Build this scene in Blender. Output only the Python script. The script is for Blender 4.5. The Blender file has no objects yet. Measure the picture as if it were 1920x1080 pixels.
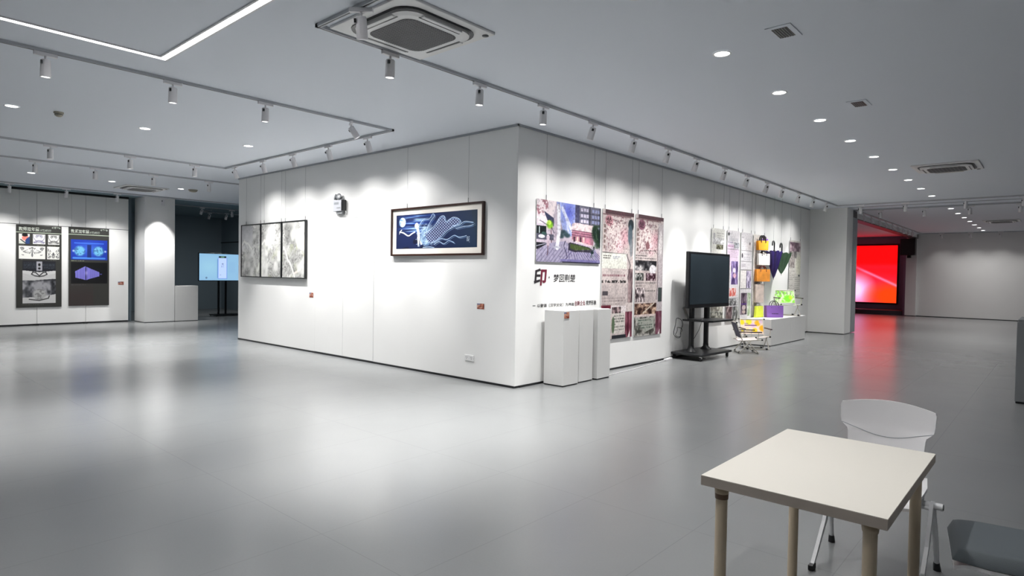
import bpy, math, random
import numpy as np
from mathutils import Vector, Matrix
C = bpy.context.scene.collection
PI = math.pi
# ------------------------------------------------------------------ camera, world, exposure
cam_d = bpy.data.cameras.new('camera'); cam = bpy.data.objects.new('camera', cam_d); C.objects.link(cam)
_r = Vector((0.749167, 0.662176, 0.01648471)); _u = Vector((-0.02727775, 0.00597621, 0.99961003)); _f = Vector((-0.66181925, 0.74932452, -0.02253985))
cam.matrix_world = Matrix(((_r.x, _u.x, -_f.x, 5.424743), (_r.y, _u.y, -_f.y, -6.223125), (_r.z, _u.z, -_f.z, 1.53), (0, 0, 0, 1)))
cam_d.sensor_width = 36; cam_d.lens = 1163.276 * 36 / 1920; cam_d.clip_end = 200; cam_d.clip_start = 0.05
bpy.context.scene.camera = cam
w = bpy.data.worlds.new('world'); bpy.context.scene.world = w; w.use_nodes = True
w.node_tree.nodes['Background'].inputs[0].default_value = (.7, .8, .9, 1); w.node_tree.nodes['Background'].inputs[1].default_value = 0.0
vs = bpy.context.scene.view_settings
vs.view_transform = 'Standard'; vs.look = 'None'; vs.gamma = 1; vs.use_curve_mapping = False; vs.exposure = 0.55
E_WALL, E_DOWN, E_CEIL, E_FAR = 160, 235, 76, 9      # watts of the lamp kinds
HC = 3.517                                           # ceiling height

# ------------------------------------------------------------------ helpers
def lin(c):
    return tuple((x / 12.92 if x <= .04045 else ((x + .055) / 1.055) ** 2.4) for x in c)
def mat(name, col, rough=.5, metal=0., emit=0., spec=.5, noise=0., nscale=8., bump=0., bscale=60., coat=0.):
    m = bpy.data.materials.new(name); m.use_nodes = True; nt = m.node_tree; b = nt.nodes['Principled BSDF']
    c = tuple(col) + (1,)
    b.inputs['Base Color'].default_value = c; b.inputs['Roughness'].default_value = rough; b.inputs['Metallic'].default_value = metal
    b.inputs['Specular IOR Level'].default_value = spec; b.inputs['Coat Weight'].default_value = coat
    if emit: b.inputs['Emission Color'].default_value = c; b.inputs['Emission Strength'].default_value = emit
    if noise or bump:
        tc = nt.nodes.new('ShaderNodeTexCoord')
    if noise:
        n = nt.nodes.new('ShaderNodeTexNoise'); n.inputs['Scale'].default_value = nscale; n.inputs['Detail'].default_value = 4
        nt.links.new(tc.outputs['Object'], n.inputs['Vector'])
        mx = nt.nodes.new('ShaderNodeMix'); mx.data_type = 'RGBA'
        mx.inputs[6].default_value = tuple(x * (1 - noise) for x in col) + (1,); mx.inputs[7].default_value = tuple(min(1, x * (1 + noise)) for x in col) + (1,)
        nt.links.new(n.outputs['Fac'], mx.inputs[0]); nt.links.new(mx.outputs[2], b.inputs['Base Color'])
    if bump:
        n2 = nt.nodes.new('ShaderNodeTexNoise'); n2.inputs['Scale'].default_value = bscale; nt.links.new(tc.outputs['Object'], n2.inputs['Vector'])
        bp = nt.nodes.new('ShaderNodeBump'); bp.inputs['Strength'].default_value = bump; bp.inputs['Distance'].default_value = .01
        nt.links.new(n2.outputs['Fac'], bp.inputs['Height']); nt.links.new(bp.outputs['Normal'], b.inputs['Normal'])
    return m
def canvas_mat(name, emit=0., rough=.45, gain=1.0):
    m = bpy.data.materials.new(name); m.use_nodes = True; nt = m.node_tree; b = nt.nodes['Principled BSDF']
    a = nt.nodes.new('ShaderNodeAttribute'); a.attribute_name = 'print'
    b.inputs['Roughness'].default_value = rough
    if emit:
        b.inputs['Base Color'].default_value = (.01, .01, .01, 1)
        nt.links.new(a.outputs['Color'], b.inputs['Emission Color']); b.inputs['Emission Strength'].default_value = emit
    else: nt.links.new(a.outputs['Color'], b.inputs['Base Color'])
    return m

class MB:
    def __init__(s): s.v = []; s.f = []; s.m = []; s.sm = []
    def add(s, vs, fs, mi=0, smooth=False):
        o = len(s.v); s.v += [tuple(p) for p in vs]
        for f in fs: s.f.append(tuple(i + o for i in f)); s.m.append(mi); s.sm.append(smooth)
        return s
    def box(s, x0, y0, z0, x1, y1, z1, mi=0, bev=0, M=None):
        if bev:
            b = bev; pts = []
            import itertools
            # chamfered box: 24 verts
            for sx, sy, sz in itertools.product((0, 1), repeat=3):
                X, Y, Z = (x1 if sx else x0), (y1 if sy else y0), (z1 if sz else z0)
                dx, dy, dz = (-b if sx else b), (-b if sy else b), (-b if sz else b)
                pts += [(X, Y + dy, Z + dz), (X + dx, Y, Z + dz), (X + dx, Y + dy, Z)]
            I = lambda sx, sy, sz, k: (sx * 4 + sy * 2 + sz) * 3 + k
            F = []
            for q in (0, 1):
                F.append([I(q, 0, 0, 0), I(q, 1, 0, 0), I(q, 1, 1, 0), I(q, 0, 1, 0)])
                F.append([I(0, q, 0, 1), I(1, q, 0, 1), I(1, q, 1, 1), I(0, q, 1, 1)])
                F.append([I(0, 0, q, 2), I(1, 0, q, 2), I(1, 1, q, 2), I(0, 1, q, 2)])
            for a in (0, 1):
                for c in (0, 1):
                    F.append([I(a, c, 0, 0), I(a, c, 1, 0), I(a, c, 1, 1), I(a, c, 0, 1)])
                    F.append([I(a, 0, c, 0), I(a, 1, c, 0), I(a, 1, c, 2), I(a, 0, c, 2)])
                    F.append([I(0, a, c, 1), I(1, a, c, 1), I(1, a, c, 2), I(0, a, c, 2)])
                    for d in (0, 1): F.append([I(a, c, d, 0), I(a, c, d, 1), I(a, c, d, 2)])
            cx, cy, cz = (x0 + x1) / 2, (y0 + y1) / 2, (z0 + z1) / 2
            G = []
            for f in F:                                  # orient outward
                P = [Vector(pts[i]) for i in f]; n = (P[1] - P[0]).cross(P[2] - P[0]); ce = sum(P, Vector()) / len(P)
                G.append(f if n.dot(ce - Vector((cx, cy, cz))) > 0 else f[::-1])
            F = G
        else:
            pts = [(x0, y0, z0), (x1, y0, z0), (x1, y1, z0), (x0, y1, z0), (x0, y0, z1), (x1, y0, z1), (x1, y1, z1), (x0, y1, z1)]
            F = [(0, 3, 2, 1), (4, 5, 6, 7), (0, 1, 5, 4), (1, 2, 6, 5), (2, 3, 7, 6), (3, 0, 4, 7)]
        if M is not None: pts = [M @ Vector(p) for p in pts]
        return s.add(pts, F, mi)
    def tube(s, pts, r, n=10, mi=0, cap=True, flat=1.0):
        P = [Vector(p) for p in pts]; R = r if isinstance(r, (list, tuple)) else [r] * len(P)
        vs = []; up = None
        for i, p in enumerate(P):
            d = (P[min(i + 1, len(P) - 1)] - P[max(i - 1, 0)]).normalized()
            if up is None: up = Vector((0, 0, 1)) if abs(d.z) < .9 else Vector((1, 0, 0))
            a = d.cross(up).normalized(); b = a.cross(d).normalized(); up = b
            for k in range(n):
                t = 2 * PI * k / n; vs.append(p + a * math.cos(t) * R[i] + b * math.sin(t) * R[i] * flat)
        F = []
        for i in range(len(P) - 1):
            for k in range(n):
                k2 = (k + 1) % n; F.append((i * n + k, i * n + k2, (i + 1) * n + k2, (i + 1) * n + k))
        s.add(vs, F, mi, True)
        if cap: s.add(vs[:n], [tuple(range(n))[::-1]], mi); s.add(vs[-n:], [tuple(range(n))], mi)
        return s
    def lathe(s, prof, n=24, mi=0, M=None, smooth=True):
        vs = []
        for r, z in prof:
            for k in range(n): t = 2 * PI * k / n; vs.append(Vector((r * math.cos(t), r * math.sin(t), z)))
        F = []
        for i in range(len(prof) - 1):
            for k in range(n): k2 = (k + 1) % n; F.append((i * n + k, i * n + k2, (i + 1) * n + k2, (i + 1) * n + k))
        if M is not None: vs = [M @ v for v in vs]
        return s.add(vs, F, mi, smooth)
    def prism(s, outline, d0, d1, axis='y', mi=0, M=None):
        n = len(outline)
        def q(p, d):
            return {'y': (p[0], d, p[1]), 'x': (d, p[0], p[1]), 'z': (p[0], p[1], d)}[axis]
        vs = [q(p, d0) for p in outline] + [q(p, d1) for p in outline]
        if M is not None: vs = [M @ Vector(v) for v in vs]
        F = [tuple(range(n)), tuple(range(2 * n - 1, n - 1, -1))] + [(i, i + n, (i + 1) % n + n, (i + 1) % n) for i in range(n)]
        return s.add(vs, F, mi)
    def grid(s, fn, nu, nv, mi=0, smooth=True):
        vs = [fn(i / nu, j / nv) for j in range(nv + 1) for i in range(nu + 1)]
        F = [(j * (nu + 1) + i, j * (nu + 1) + i + 1, (j + 1) * (nu + 1) + i + 1, (j + 1) * (nu + 1) + i) for j in range(nv) for i in range(nu)]
        return s.add(vs, F, mi, smooth)
def obj(name, mb, mats, parent=None, loc=None, rot=None):
    me = bpy.data.meshes.new(name); me.from_pydata([tuple(v) for v in mb.v], [], mb.f)
    if not isinstance(mats, (list, tuple)): mats = [mats]
    for m in mats: me.materials.append(m)
    me.polygons.foreach_set('material_index', mb.m); me.polygons.foreach_set('use_smooth', mb.sm); me.update()
    o = bpy.data.objects.new(name, me); C.objects.link(o)
    if parent is not None: o.parent = parent
    if loc: o.location = loc
    if rot: o.rotation_euler = rot
    return o
def tag(o, label=None, cat=None, group=None):
    if label: o['label'] = label
    if cat: o['category'] = cat
    if group: o['group'] = group
    return o
def thing(name, label, cat, loc=(0, 0, 0), rz=0, group=None):
    o = bpy.data.objects.new(name, None); o.empty_display_size = .1; C.objects.link(o)
    o.location = loc; o.rotation_euler = (0, 0, rz); return tag(o, label, cat, group)
def struct(name, mb, mats, parent=None):
    o = obj(name, mb, mats, parent)
    if parent is None: o['kind'] = 'structure'
    return o
def dup(root, loc, rz, label, group=None, scale=None):
    r = root.copy(); C.objects.link(r); r.location = loc; r.rotation_euler = (0, 0, rz); r['label'] = label
    if group: r['group'] = group
    for ch in list(root.children):
        c = ch.copy(); C.objects.link(c); c.parent = r
        for g in list(ch.children):
            d = g.copy(); C.objects.link(d); d.parent = c
    return r
def text_mesh(s, font_scale=1.0, bold=0.0):
    cu = bpy.data.curves.new('txt', 'FONT'); cu.body = s; cu.size = font_scale; cu.resolution_u = 3; cu.offset = bold
    o = bpy.data.objects.new('txt', cu); C.objects.link(o)
    dg = bpy.context.evaluated_depsgraph_get(); me = bpy.data.meshes.new_from_object(o.evaluated_get(dg))
    V = [tuple(v.co) for v in me.vertices]; me.calc_loop_triangles(); T = [tuple(t.vertices) for t in me.loop_triangles]
    bpy.data.objects.remove(o); bpy.data.curves.remove(cu); bpy.data.meshes.remove(me)
    return V, T

# ------------------------------------------------------------------ materials
M_wall = mat('white_wall_paint', (.86, .86, .85), .55, noise=.012, nscale=3)
M_ceil = mat('ceiling_paint', (.79, .83, .895), .8)
M_dceil = mat('unlit_room_ceiling', (.20, .28, .32), .8)  # lights-off gloom of the dark room put into the ceiling colour
M_dwall = mat('dark_unlit_wall', (.22, .285, .33), .7)  # dark walls, with the unlit room's gloom put into the colour
M_black = mat('black_plastic', (.008, .009, .011), .35)
M_blackm = mat('matt_black', (.012, .013, .015), .6)
M_gap = mat('shadow_gap', (.10, .10, .11), .8)
M_seam = mat('panel_seam', (.42, .42, .43), .8)
M_rail = mat('grey_aluminium', (.36, .38, .41), .4, metal=.3)
M_lamp = mat('white_lamp_metal', (.82, .81, .83), .4)
M_white = mat('white_lacquer', (.80, .80, .80), .4)
M_plinth = mat('white_plinth_paint', (.74, .74, .73), .5, noise=.02)
M_lens = mat('lit_lens', (1, .99, .97), .3, emit=18)
M_strip = mat('led_strip_light', (1, .98, .98), .3, emit=11)
M_chrome = mat('chrome', (.7, .7, .7), .2, metal=1)
M_dgrey = mat('dark_grey', (.07, .075, .08), .5)
M_mid = mat('mid_grey', (.25, .26, .27), .5)
M_wire = mat('steel_wire', (.30, .30, .31), .4, metal=.5)
M_print = canvas_mat('printed_board', rough=.4)
M_frame_brown = mat('dark_brown_wood', (.035, .014, .010), .35, noise=.3, nscale=20)
M_mount = mat('cream_mount', (.80, .76, .70), .7)

def floor_mat():
    m = bpy.data.materials.new('grey_floor_tiles'); m.use_nodes = True; nt = m.node_tree; b = nt.nodes['Principled BSDF']
    L = nt.links.new; N = nt.nodes.new
    tc = N('ShaderNodeTexCoord'); sp = N('ShaderNodeSeparateXYZ'); L(tc.outputs['Object'], sp.inputs[0])
    def math_(op, a, bb=None, c=None):
        n = N('ShaderNodeMath'); n.operation = op
        for i, q in enumerate((a, bb, c)):
            if q is None: continue
            if isinstance(q, (int, float)): n.inputs[i].default_value = q
            else: L(q, n.inputs[i])
        return n.outputs[0]
    def seam(o, off, size):
        t = math_('DIVIDE', math_('SUBTRACT', o, off), size); fr = math_('FRACT', t)
        d = math_('MINIMUM', fr, math_('SUBTRACT', 1.0, fr)); d = math_('MULTIPLY', d, size)
        return math_('LESS_THAN', d, .0022)
    s1 = seam(sp.outputs[0], 2.245, .78); s2 = seam(sp.outputs[1], -4.26, 1.56)
    s = math_('MAXIMUM', s1, s2)
    n = N('ShaderNodeTexNoise'); n.inputs['Scale'].default_value = 1.3; n.inputs['Detail'].default_value = 5; L(tc.outputs['Object'], n.inputs['Vector'])
    n2 = N('ShaderNodeTexNoise'); n2.inputs['Scale'].default_value = 90; n2.inputs['Detail'].default_value = 3; L(tc.outputs['Object'], n2.inputs['Vector'])
    cr = N('ShaderNodeMix'); cr.data_type = 'RGBA'; cr.inputs[6].default_value = (.205, .213, .217, 1); cr.inputs[7].default_value = (.25, .258, .258, 1)
    f = math_('ADD', math_('MULTIPLY', n.outputs['Fac'], .6), math_('MULTIPLY', n2.outputs['Fac'], .4)); L(f, cr.inputs[0])
    c2 = N('ShaderNodeMix'); c2.data_type = 'RGBA'; c2.inputs[7].default_value = (.17, .175, .18, 1); L(cr.outputs[2], c2.inputs[6]); L(math_('MULTIPLY', s, .7), c2.inputs[0])
    L(c2.outputs[2], b.inputs['Base Color'])
    b.inputs['Roughness'].default_value = .30; b.inputs["Specular IOR Level"].default_value = .9
    rr = math_('ADD', math_('MULTIPLY', n.outputs['Fac'], .03), .235); L(rr, b.inputs['Roughness'])
    bp = N('ShaderNodeBump'); bp.inputs['Strength'].default_value = .05; bp.inputs['Distance'].default_value = .003; L(n2.outputs['Fac'], bp.inputs['Height']); L(bp.outputs['Normal'], b.inputs['Normal'])
    return m
M_floor = floor_mat()

# ------------------------------------------------------------------ room shell
struct('floor', MB().box(-22, -12, -.1, 9.1, 28, 0), M_floor)
struct('ceiling', MB().box(-13.75, -12, HC, 9.1, 28, HC + .1), M_ceil)
M_unseen = mat('darkened_unseen_wall', (.06, .07, .08), .8)  # unseen right and front walls, darkened to cut bounced light
struct('ceiling_left', MB().box(-22, -12, HC, -13.75, 8, HC + .1), M_dceil)
struct('wall_center_left', MB().box(-8.08, 0, .03, 0, .12, HC), M_wall)
struct('wall_center_right', MB().box(-.12, .12, .03, 0, 12.79, HC), M_wall)
struct('wall_center_end', MB().box(-8.08, .12, 0, -7.96, 4.45, HC), M_wall)
struct('wall_center_rear', MB().box(-6.0, 12.67, 0, -.12, 12.79, HC), M_wall)
struct('baseboard_center_left', MB().box(-8.085, -.004, 0, -.005, .1, .029), M_black)
struct('baseboard_center_right', MB().box(-.1, .1, 0, .004, 12.79, .029), M_black)
struct('trim_1', MB().box(-8.08, -.02, HC - .028, .02, -.001, HC - .001).box(.001, -.02, HC - .028, .02, 12.7, HC - .001), M_rail)
# right side column and beam
struct('wall_column_right', MB().box(-.1, 12.79, .02, .96, 13.45, HC), M_wall)
struct('baseboard_column_right', MB().box(-.05, 12.786, 0, .963, 13.44, .019), M_black)
struct('trim_2', MB().box(.97, 12.78, HC - .012, 9, 12.81, HC).box(.97, 13.5, HC - .012, 9, 13.53, HC), M_rail)
struct('wall_beam', MB().box(.55, 14.0, 3.364, .80, 25.3, HC).box(.54, 14.0, 3.335, .81, 25.3, 3.362, mi=1), [M_wall, M_dgrey])
struct('wall_back', MB().box(.41, 25.3, .03, 9.1, 25.5, HC), M_wall)
struct('wall_back_pillar', MB().box(.41, 25.12, .03, .80, 25.299, HC), M_wall)
struct('baseboard_back', MB().box(.41, 25.29, 0, 9, 25.45, .029).box(.41, 25.115, 0, .8, 25.29, .029), M_black)
struct('wall_screen', MB().box(-6, 26.34, 0, .41, 26.5, HC).box(.30, 25.32, 0, .41, 26.34, HC), mat('screen_wall_paint', (.24, .27, .40), .6))
struct('wall_screen_left', MB().box(-6.1, 12.79, 0, -6, 26.5, HC), M_dwall)
struct('wall_right', MB().box(9, -12, 0, 9.1, 25.3, HC), M_unseen)
struct('wall_front', MB().box(-14.4, -12, 0, 9, -11.9, HC), M_unseen)
# left side: wall of tall white movable panels
mb = MB().box(-14.6, -12, 0, -14.40, -.25, HC, mi=1)
ys = [-.25 - .0] + [-1.275 - 1.07 * k for k in range(10)]
for a, b in zip(ys[:-1], ys[1:]):
    b = max(b, -11.9)
    mb.box(-14.399, b + .004, .045, -14.35, a - .004, 2.585); mb.box(-14.399, b + .004, 2.60, -14.35, a - .004, 3.46)
    mb.box(-14.37, b - .04, 0, -14.33, b + .04, .035, mi=2)
mb.box(-14.42, -11.9, 3.465, -14.33, -.25, HC, mi=2)
struct('wall_left', mb, [M_wall, M_gap, M_black])
struct('wall_column_left', MB().box(-14.45, -.06, .02, -13.65, .72, HC - .001), M_wall)
struct('baseboard_column_left', MB().box(-14.44, -.063, 0, -13.647, .71, .019), M_black)
struct('wall_dark_room_back', MB().box(-19.4, .0, 0, -19.2, 8, HC), M_dwall)
struct('wall_dark_room_right', MB().box(-19.2, 4.45, 0, -7.96, 4.6, HC).box(-19.2, 4.43, 2.55, -8, 4.45, 2.58, mi=1), [M_dwall, M_blackm])
struct('wall_dark_room_left', MB().box(-22, -.24, 0, -14.6, -.1, HC), M_dwall)
# flush double door in the left face
struct('trim_3', MB().box(-4.958, -.0012, .03, -3.142, -.0002, 2.462), M_seam)
struct('door_1', MB().box(-4.952, -.004, .036, -4.045, -.0013, 2.456), M_wall)
struct('door_2', MB().box(-4.038, -.004, .036, -3.147, -.0013, 2.456), M_wall)

# ------------------------------------------------------------------ ceiling: LED strip, tracks, lamps
led = thing('led_light_strip', 'thin glowing white light line turning a corner in the left ceiling', 'light strip', (-.98, -4, HC))
obj('diffuser', MB().box(-.025, -6.5, -.006, .025, .025, -.001).box(.025, -.025, -.006, 6.2, .025, -.001).box(6.2, -6.5, -.006, 6.25, .025, -.001), M_strip, led)  # cross leg lengthened and far leg added out of view to light the chair
obj('channel', MB().box(-.045, -6.5, -.012, -.027, .045, -.001).box(.027, -6.5, -.012, .045, -.027, -.001).box(-.045, .027, -.012, 6.2, .045, -.001).box(.045, -.045, -.012, 6.18, -.027, -.001), M_lamp, led)

ORD = ['first', 'second', 'third', 'fourth', 'fifth', 'sixth', 'seventh', 'eighth', 'ninth', 'tenth', 'eleventh', 'twelfth', 'thirteenth', 'fourteenth', 'fifteenth', 'sixteenth', 'seventeenth', 'eighteenth', 'nineteenth']
M_trk = mat('pale_track_aluminium', (.52, .54, .57), .45)
def track(segs, label):
    o = thing('lighting_track', label, 'lighting track', (segs[0][0], segs[0][1], HC))
    x0, y0 = segs[0][:2]; a = MB(); b = MB()
    for X0, Y0, X1, Y1 in segs:
        X0 -= x0; X1 -= x0; Y0 -= y0; Y1 -= y0; h = .017
        a.box(min(X0, X1) - h, min(Y0, Y1) - h, -.028, max(X0, X1) + h, max(Y0, Y1) + h, -.001)
        h = .005; b.box(min(X0, X1) - h, min(Y0, Y1) - h, -.0295, max(X0, X1) + h, max(Y0, Y1) + h, -.0279)
    obj('rail', a, M_trk, o); obj('slot', b, M_black, o)
track([(.89, -3.5, .89, 12.0), (.89, 12.0, 8.9, 12.0), (.89, -3.5, 8.0, -3.5)], 'long grey lighting track running above the right exhibition wall and turning past its end')
track([(-1.6, -9, -1.6, -.84), (-1.6, -.84, -6.85, -.84), (-6.85, -.84, -6.85, -9)], 'grey lighting track looped in a U before the left exhibition wall')
track([(-8.9, -9, -8.9, 2.5)], 'grey lighting track across the left ceiling between the block and far panels')
track([(-13.3, -9, -13.3, 2.6)], 'grey lighting track nearest the far left panelled wall')
track([(-15.2, 1.2, -15.2, 4.3)], 'pale lighting track in the dark room on the left')
track([(1.0, 13.6, 8.9, 13.6)], 'grey lighting track just beyond the folding partition line')
track([(1.02, 14.1, 1.02, 24.7), (1.02, 24.7, 8.9, 24.7)], 'grey lighting track along the beam beside the red screen and the back wall')

def spot_light(name, energy, angle, blend, r, parent, loc, rot=(0, 0, 0), col=(1, .985, .965)):
    d = bpy.data.lights.get(name)
    if d is None:
        d = bpy.data.lights.new(name, 'SPOT'); d.energy = energy; d.spot_size = math.radians(angle); d.spot_blend = blend; d.shadow_soft_size = r; d.color = col
    o = bpy.data.objects.new('lamp_light', d); C.objects.link(o); o.parent = parent; o.location = loc; o.rotation_euler = rot
    return o
def make_head(tilt, lamp, energy, angle, blend=.7, lens=None):
    """white cylinder on a track adapter; tilts towards local -x"""
    t = thing('track_spotlight', 'x', 'spotlight', (0, 0, HC))
    obj('adapter', MB().box(-.017, -.09, -.062, .017, .09, -.030, bev=.003), M_lamp, t)
    obj('stem', MB().tube([(0, 0, -.06), (0, 0, -.105)], .010, 8), M_lamp, t)
    M = Matrix.Translation((0, 0, -.105)) @ Matrix.Rotation(tilt, 4, 'Y')
    h = MB().lathe([(0, .012), (.034, .012), (.040, .004), (.043, -.145), (.039, -.150), (.034, -.140), (.033, -.122), (0, -.121)], 20, M=M)
    obj('lamp_head', h, M_lamp, t)
    obj('knob', MB().box(.018, -.045, -.035, .040, -.030, -.005, M=M), M_black, t)
    if lens is not None:
        obj('lens', MB().lathe([(.0332, -.130), (.0, -.1299)], 18, M=M), lens, t)
    if energy: spot_light(lamp, energy, angle, blend, .03, t, (M @ Vector((0, 0, -.17))), (0, tilt, 0))
    if lamp in ('wall_lamp', 'wash_lamp'): spot_light(lamp + '_spill', energy * .30, 132, 1.0, .04, t, (M @ Vector((0, 0, -.175))), (0, tilt, 0))
    return t
T_DOWN, T_WALL = math.radians(2), math.radians(19)
protos = {}
def head(kind, x, y, rz, label, group):
    spec = {'down': (T_DOWN, 'down_lamp', E_DOWN, 72, 1.0, M_lens), 'wall': (T_WALL, 'wall_lamp', E_WALL, 58, 1.0, M_lens), 'wash': (T_WALL, 'wash_lamp', E_WALL * .78, 58, 1.0, M_lens),
            'wall_low': (T_WALL, 'wall_lamp_low', E_WALL * .45, 80, .9, M_lens), 'left': (math.radians(20), 'left_lamp', E_WALL * .62, 100, 1.0, M_lens),
            'col': (math.radians(5), 'column_lamp', E_WALL * 1.5, 74, 1.0, M_lens),
            'paint': (math.radians(34), 'painting_lamp', E_WALL * .7, 76, 1.0, M_lens), 'away': (math.radians(16), 'near_lamp', E_DOWN * 1.3, 80, 1.0, M_lens),
            'table': (math.radians(3), 'table_lamp', 58, 80, 1.0, M_lens), 'dim': (math.radians(25), 'dark_room_fill', 42, 150, 1.0, None),  # dim: fill light added inside an unlit head to lift the dark room
            'far': (math.radians(24), 'far_lamp', E_FAR * 1.2, 90, 1.0, M_lens), 'off': (math.radians(20), '', 0, 10, 1, None), 'lit': (math.radians(14), 'lit_lamp', E_DOWN * .12, 90, 1.0, M_lens)}[kind]
    if kind not in protos:
        t = make_head(*spec); protos[kind] = t; t.location = (x, y, HC); t.rotation_euler = (0, 0, rz); t['label'] = label; t['group'] = group; return t
    return dup(protos[kind], (x, y, HC), rz, label, group)
# right wall track: three straight down, the rest washing the wall (local -x = world -x)
Y89 = [-2.78, -1.64, -.59, .43, 1.45, 2.46, 3.45, 4.59, 5.65, 6.72, 7.66, 8.78, 9.89, 11.03]
for i, y in enumerate(Y89):
    head('down' if i < 3 else 'wash', .89, y, 0, 'white track spotlight, %s from the near end of the long right wall track' % ORD[i], 'track spotlights above the right wall')
head('table', 5.15, -3.5, PI / 2, 'white track spotlight over the table on the cross track', 'track spotlights above the right wall')
head('away', 1.48, -3.5, math.radians(-50), 'large near white track spotlight hanging in front of the ceiling cassette', 'track spotlights above the right wall')
for i, x in enumerate([-2.18, -3.21, -4.29, -5.33, -6.44]):
    head('wall', x, -.84, -PI / 2, 'white spotlight tilted at the left wall, %s from the right on its track' % ORD[i], 'track spotlights before the left wall')
for i, y in enumerate([-4.78, -3.69, -2.68]):
    head('down', -1.6, y, 0, 'white spotlight pointing down below the light line, %s from the left' % ORD[i], 'track spotlights under the light line')
head('paint', -1.6, -1.51, math.radians(-118), 'white spotlight tilted to the right near the track corner left of the block', 'track spotlights under the light line')
for i, y in enumerate([-3.64, -2.49, -1.41]):
    head('down', -6.85, y, 0, 'white spotlight pointing down on the middle left track, %s from the left' % ORD[i], 'track spotlights on the middle left track')
for i, y in enumerate([-3.44, -2.48, -1.43, -.3]):
    head('down', -8.9, y, 0, 'small white spotlight on the rear left track, %s from the left' % ORD[i], 'track spotlights on the rear left track')
for i, y in enumerate([-3.08, -1.95, -.83]):
    head('left', -13.3, y, 0, 'small spotlight lighting the panelled wall, %s from the left' % ORD[i], 'spotlights at the far left wall')
head('col', -13.28, .28, 0, 'small spotlight shining on the white column left of the dark room', 'spotlights at the far left wall')
for i, (y, rz) in enumerate([(2.1, .4), (3.05, -.5)]):
    head('dim', -15.2, y, rz, 'pale spotlight with added fill light in the dark room, %s of the two in front' % ['left', 'right'][i], 'unlit spotlights in the dark room')
for i, y in enumerate([3.0, 3.45, 3.9]):
    head('off', -16.8 + .3 * i, y, .4, 'unlit dim spotlight deep in the dark room, %s from the left' % ORD[i], 'unlit spotlights in the dark room')
track([(-16.9, 2.7, -16.9, 4.3), (-16.9, 2.7, -16.0, 2.7)], 'dark lighting track deep in the dark room')
for i, x in enumerate([1.45, 2.46, 3.69, 4.76, 6.0, 7.2]):
    head('far' if i == 0 else 'lit', x, 12.0, -PI / 2, 'white spotlight aimed past the column end, %s from the left on the cross track' % ORD[i], 'track spotlights on the cross track')
for i, x in enumerate([1.61, 2.64, 3.63, 4.64]):
    head('lit', x, 13.6, -PI / 2, 'small spotlight beyond the partition line, %s from the left' % ORD[i], 'track spotlights beyond the partition line')
for i, y in enumerate([14.4, 15.4, 16.5, 17.5, 18.6, 19.5, 20.5, 21.5, 22.5]):
    head('lit' if i > 5 else 'off', 1.02, y, PI, 'small spotlight in the row beside the red screen, %s from the front' % ORD[i], 'spotlights in the row beside the red screen')
for i, x in enumerate([1.75, 2.7, 3.65, 4.7, 5.8, 6.9]):
    head('far', x, 24.3 if i else 24.3, -PI / 2, 'tiny spotlight washing the far grey wall, %s from the left' % ORD[i], 'spotlights at the far back wall')

# recessed round downlights
dl = thing('ceiling_downlight', 'x', 'ceiling light', (0, 0, HC))
obj('trim_ring', MB().lathe([(.080, -.001), (.078, -.008), (.066, -.007), (.064, -.002)], 28), M_white, dl)
obj('lens', MB().lathe([(.065, -.003), (0, -.0029)], 24), mat('downlight_lens', (1, .99, .97), .3, emit=9), dl)
spot_light('downlight_lamp', E_CEIL, 140, 1.0, .06, dl, (0, 0, -.02))
first = True
def downlight(x, y, label, group):
    global first
    if first:
        dl.location = (x, y, HC); dl['label'] = label; dl['group'] = group; first = False; return dl
    return dup(dl, (x, y, HC), 0, label, group)
for k in range(-3, 9): downlight(3.12, -.85 + 1.5 * k, 'round recessed downlight, %s from the camera in the right hand row' % ORD[k + 3], 'downlights in the right ceiling row')
for k in range(7): downlight(3.13, 14.44 + 1.57 * k, 'tiny recessed downlight beyond the partition line, %s from the front' % ORD[k], 'downlights beyond the partition line')
for k in range(3): downlight(-4.4, -4.55 + 1.5 * k, 'round recessed downlight left of the block, %s from the left' % ORD[k], 'downlights between the left tracks')
for k in range(3): downlight(-11.05, -3.09 + 1.5 * k, 'small far recessed downlight over the left hall, %s from the left' % ORD[k], 'downlights over the far left hall')

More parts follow.
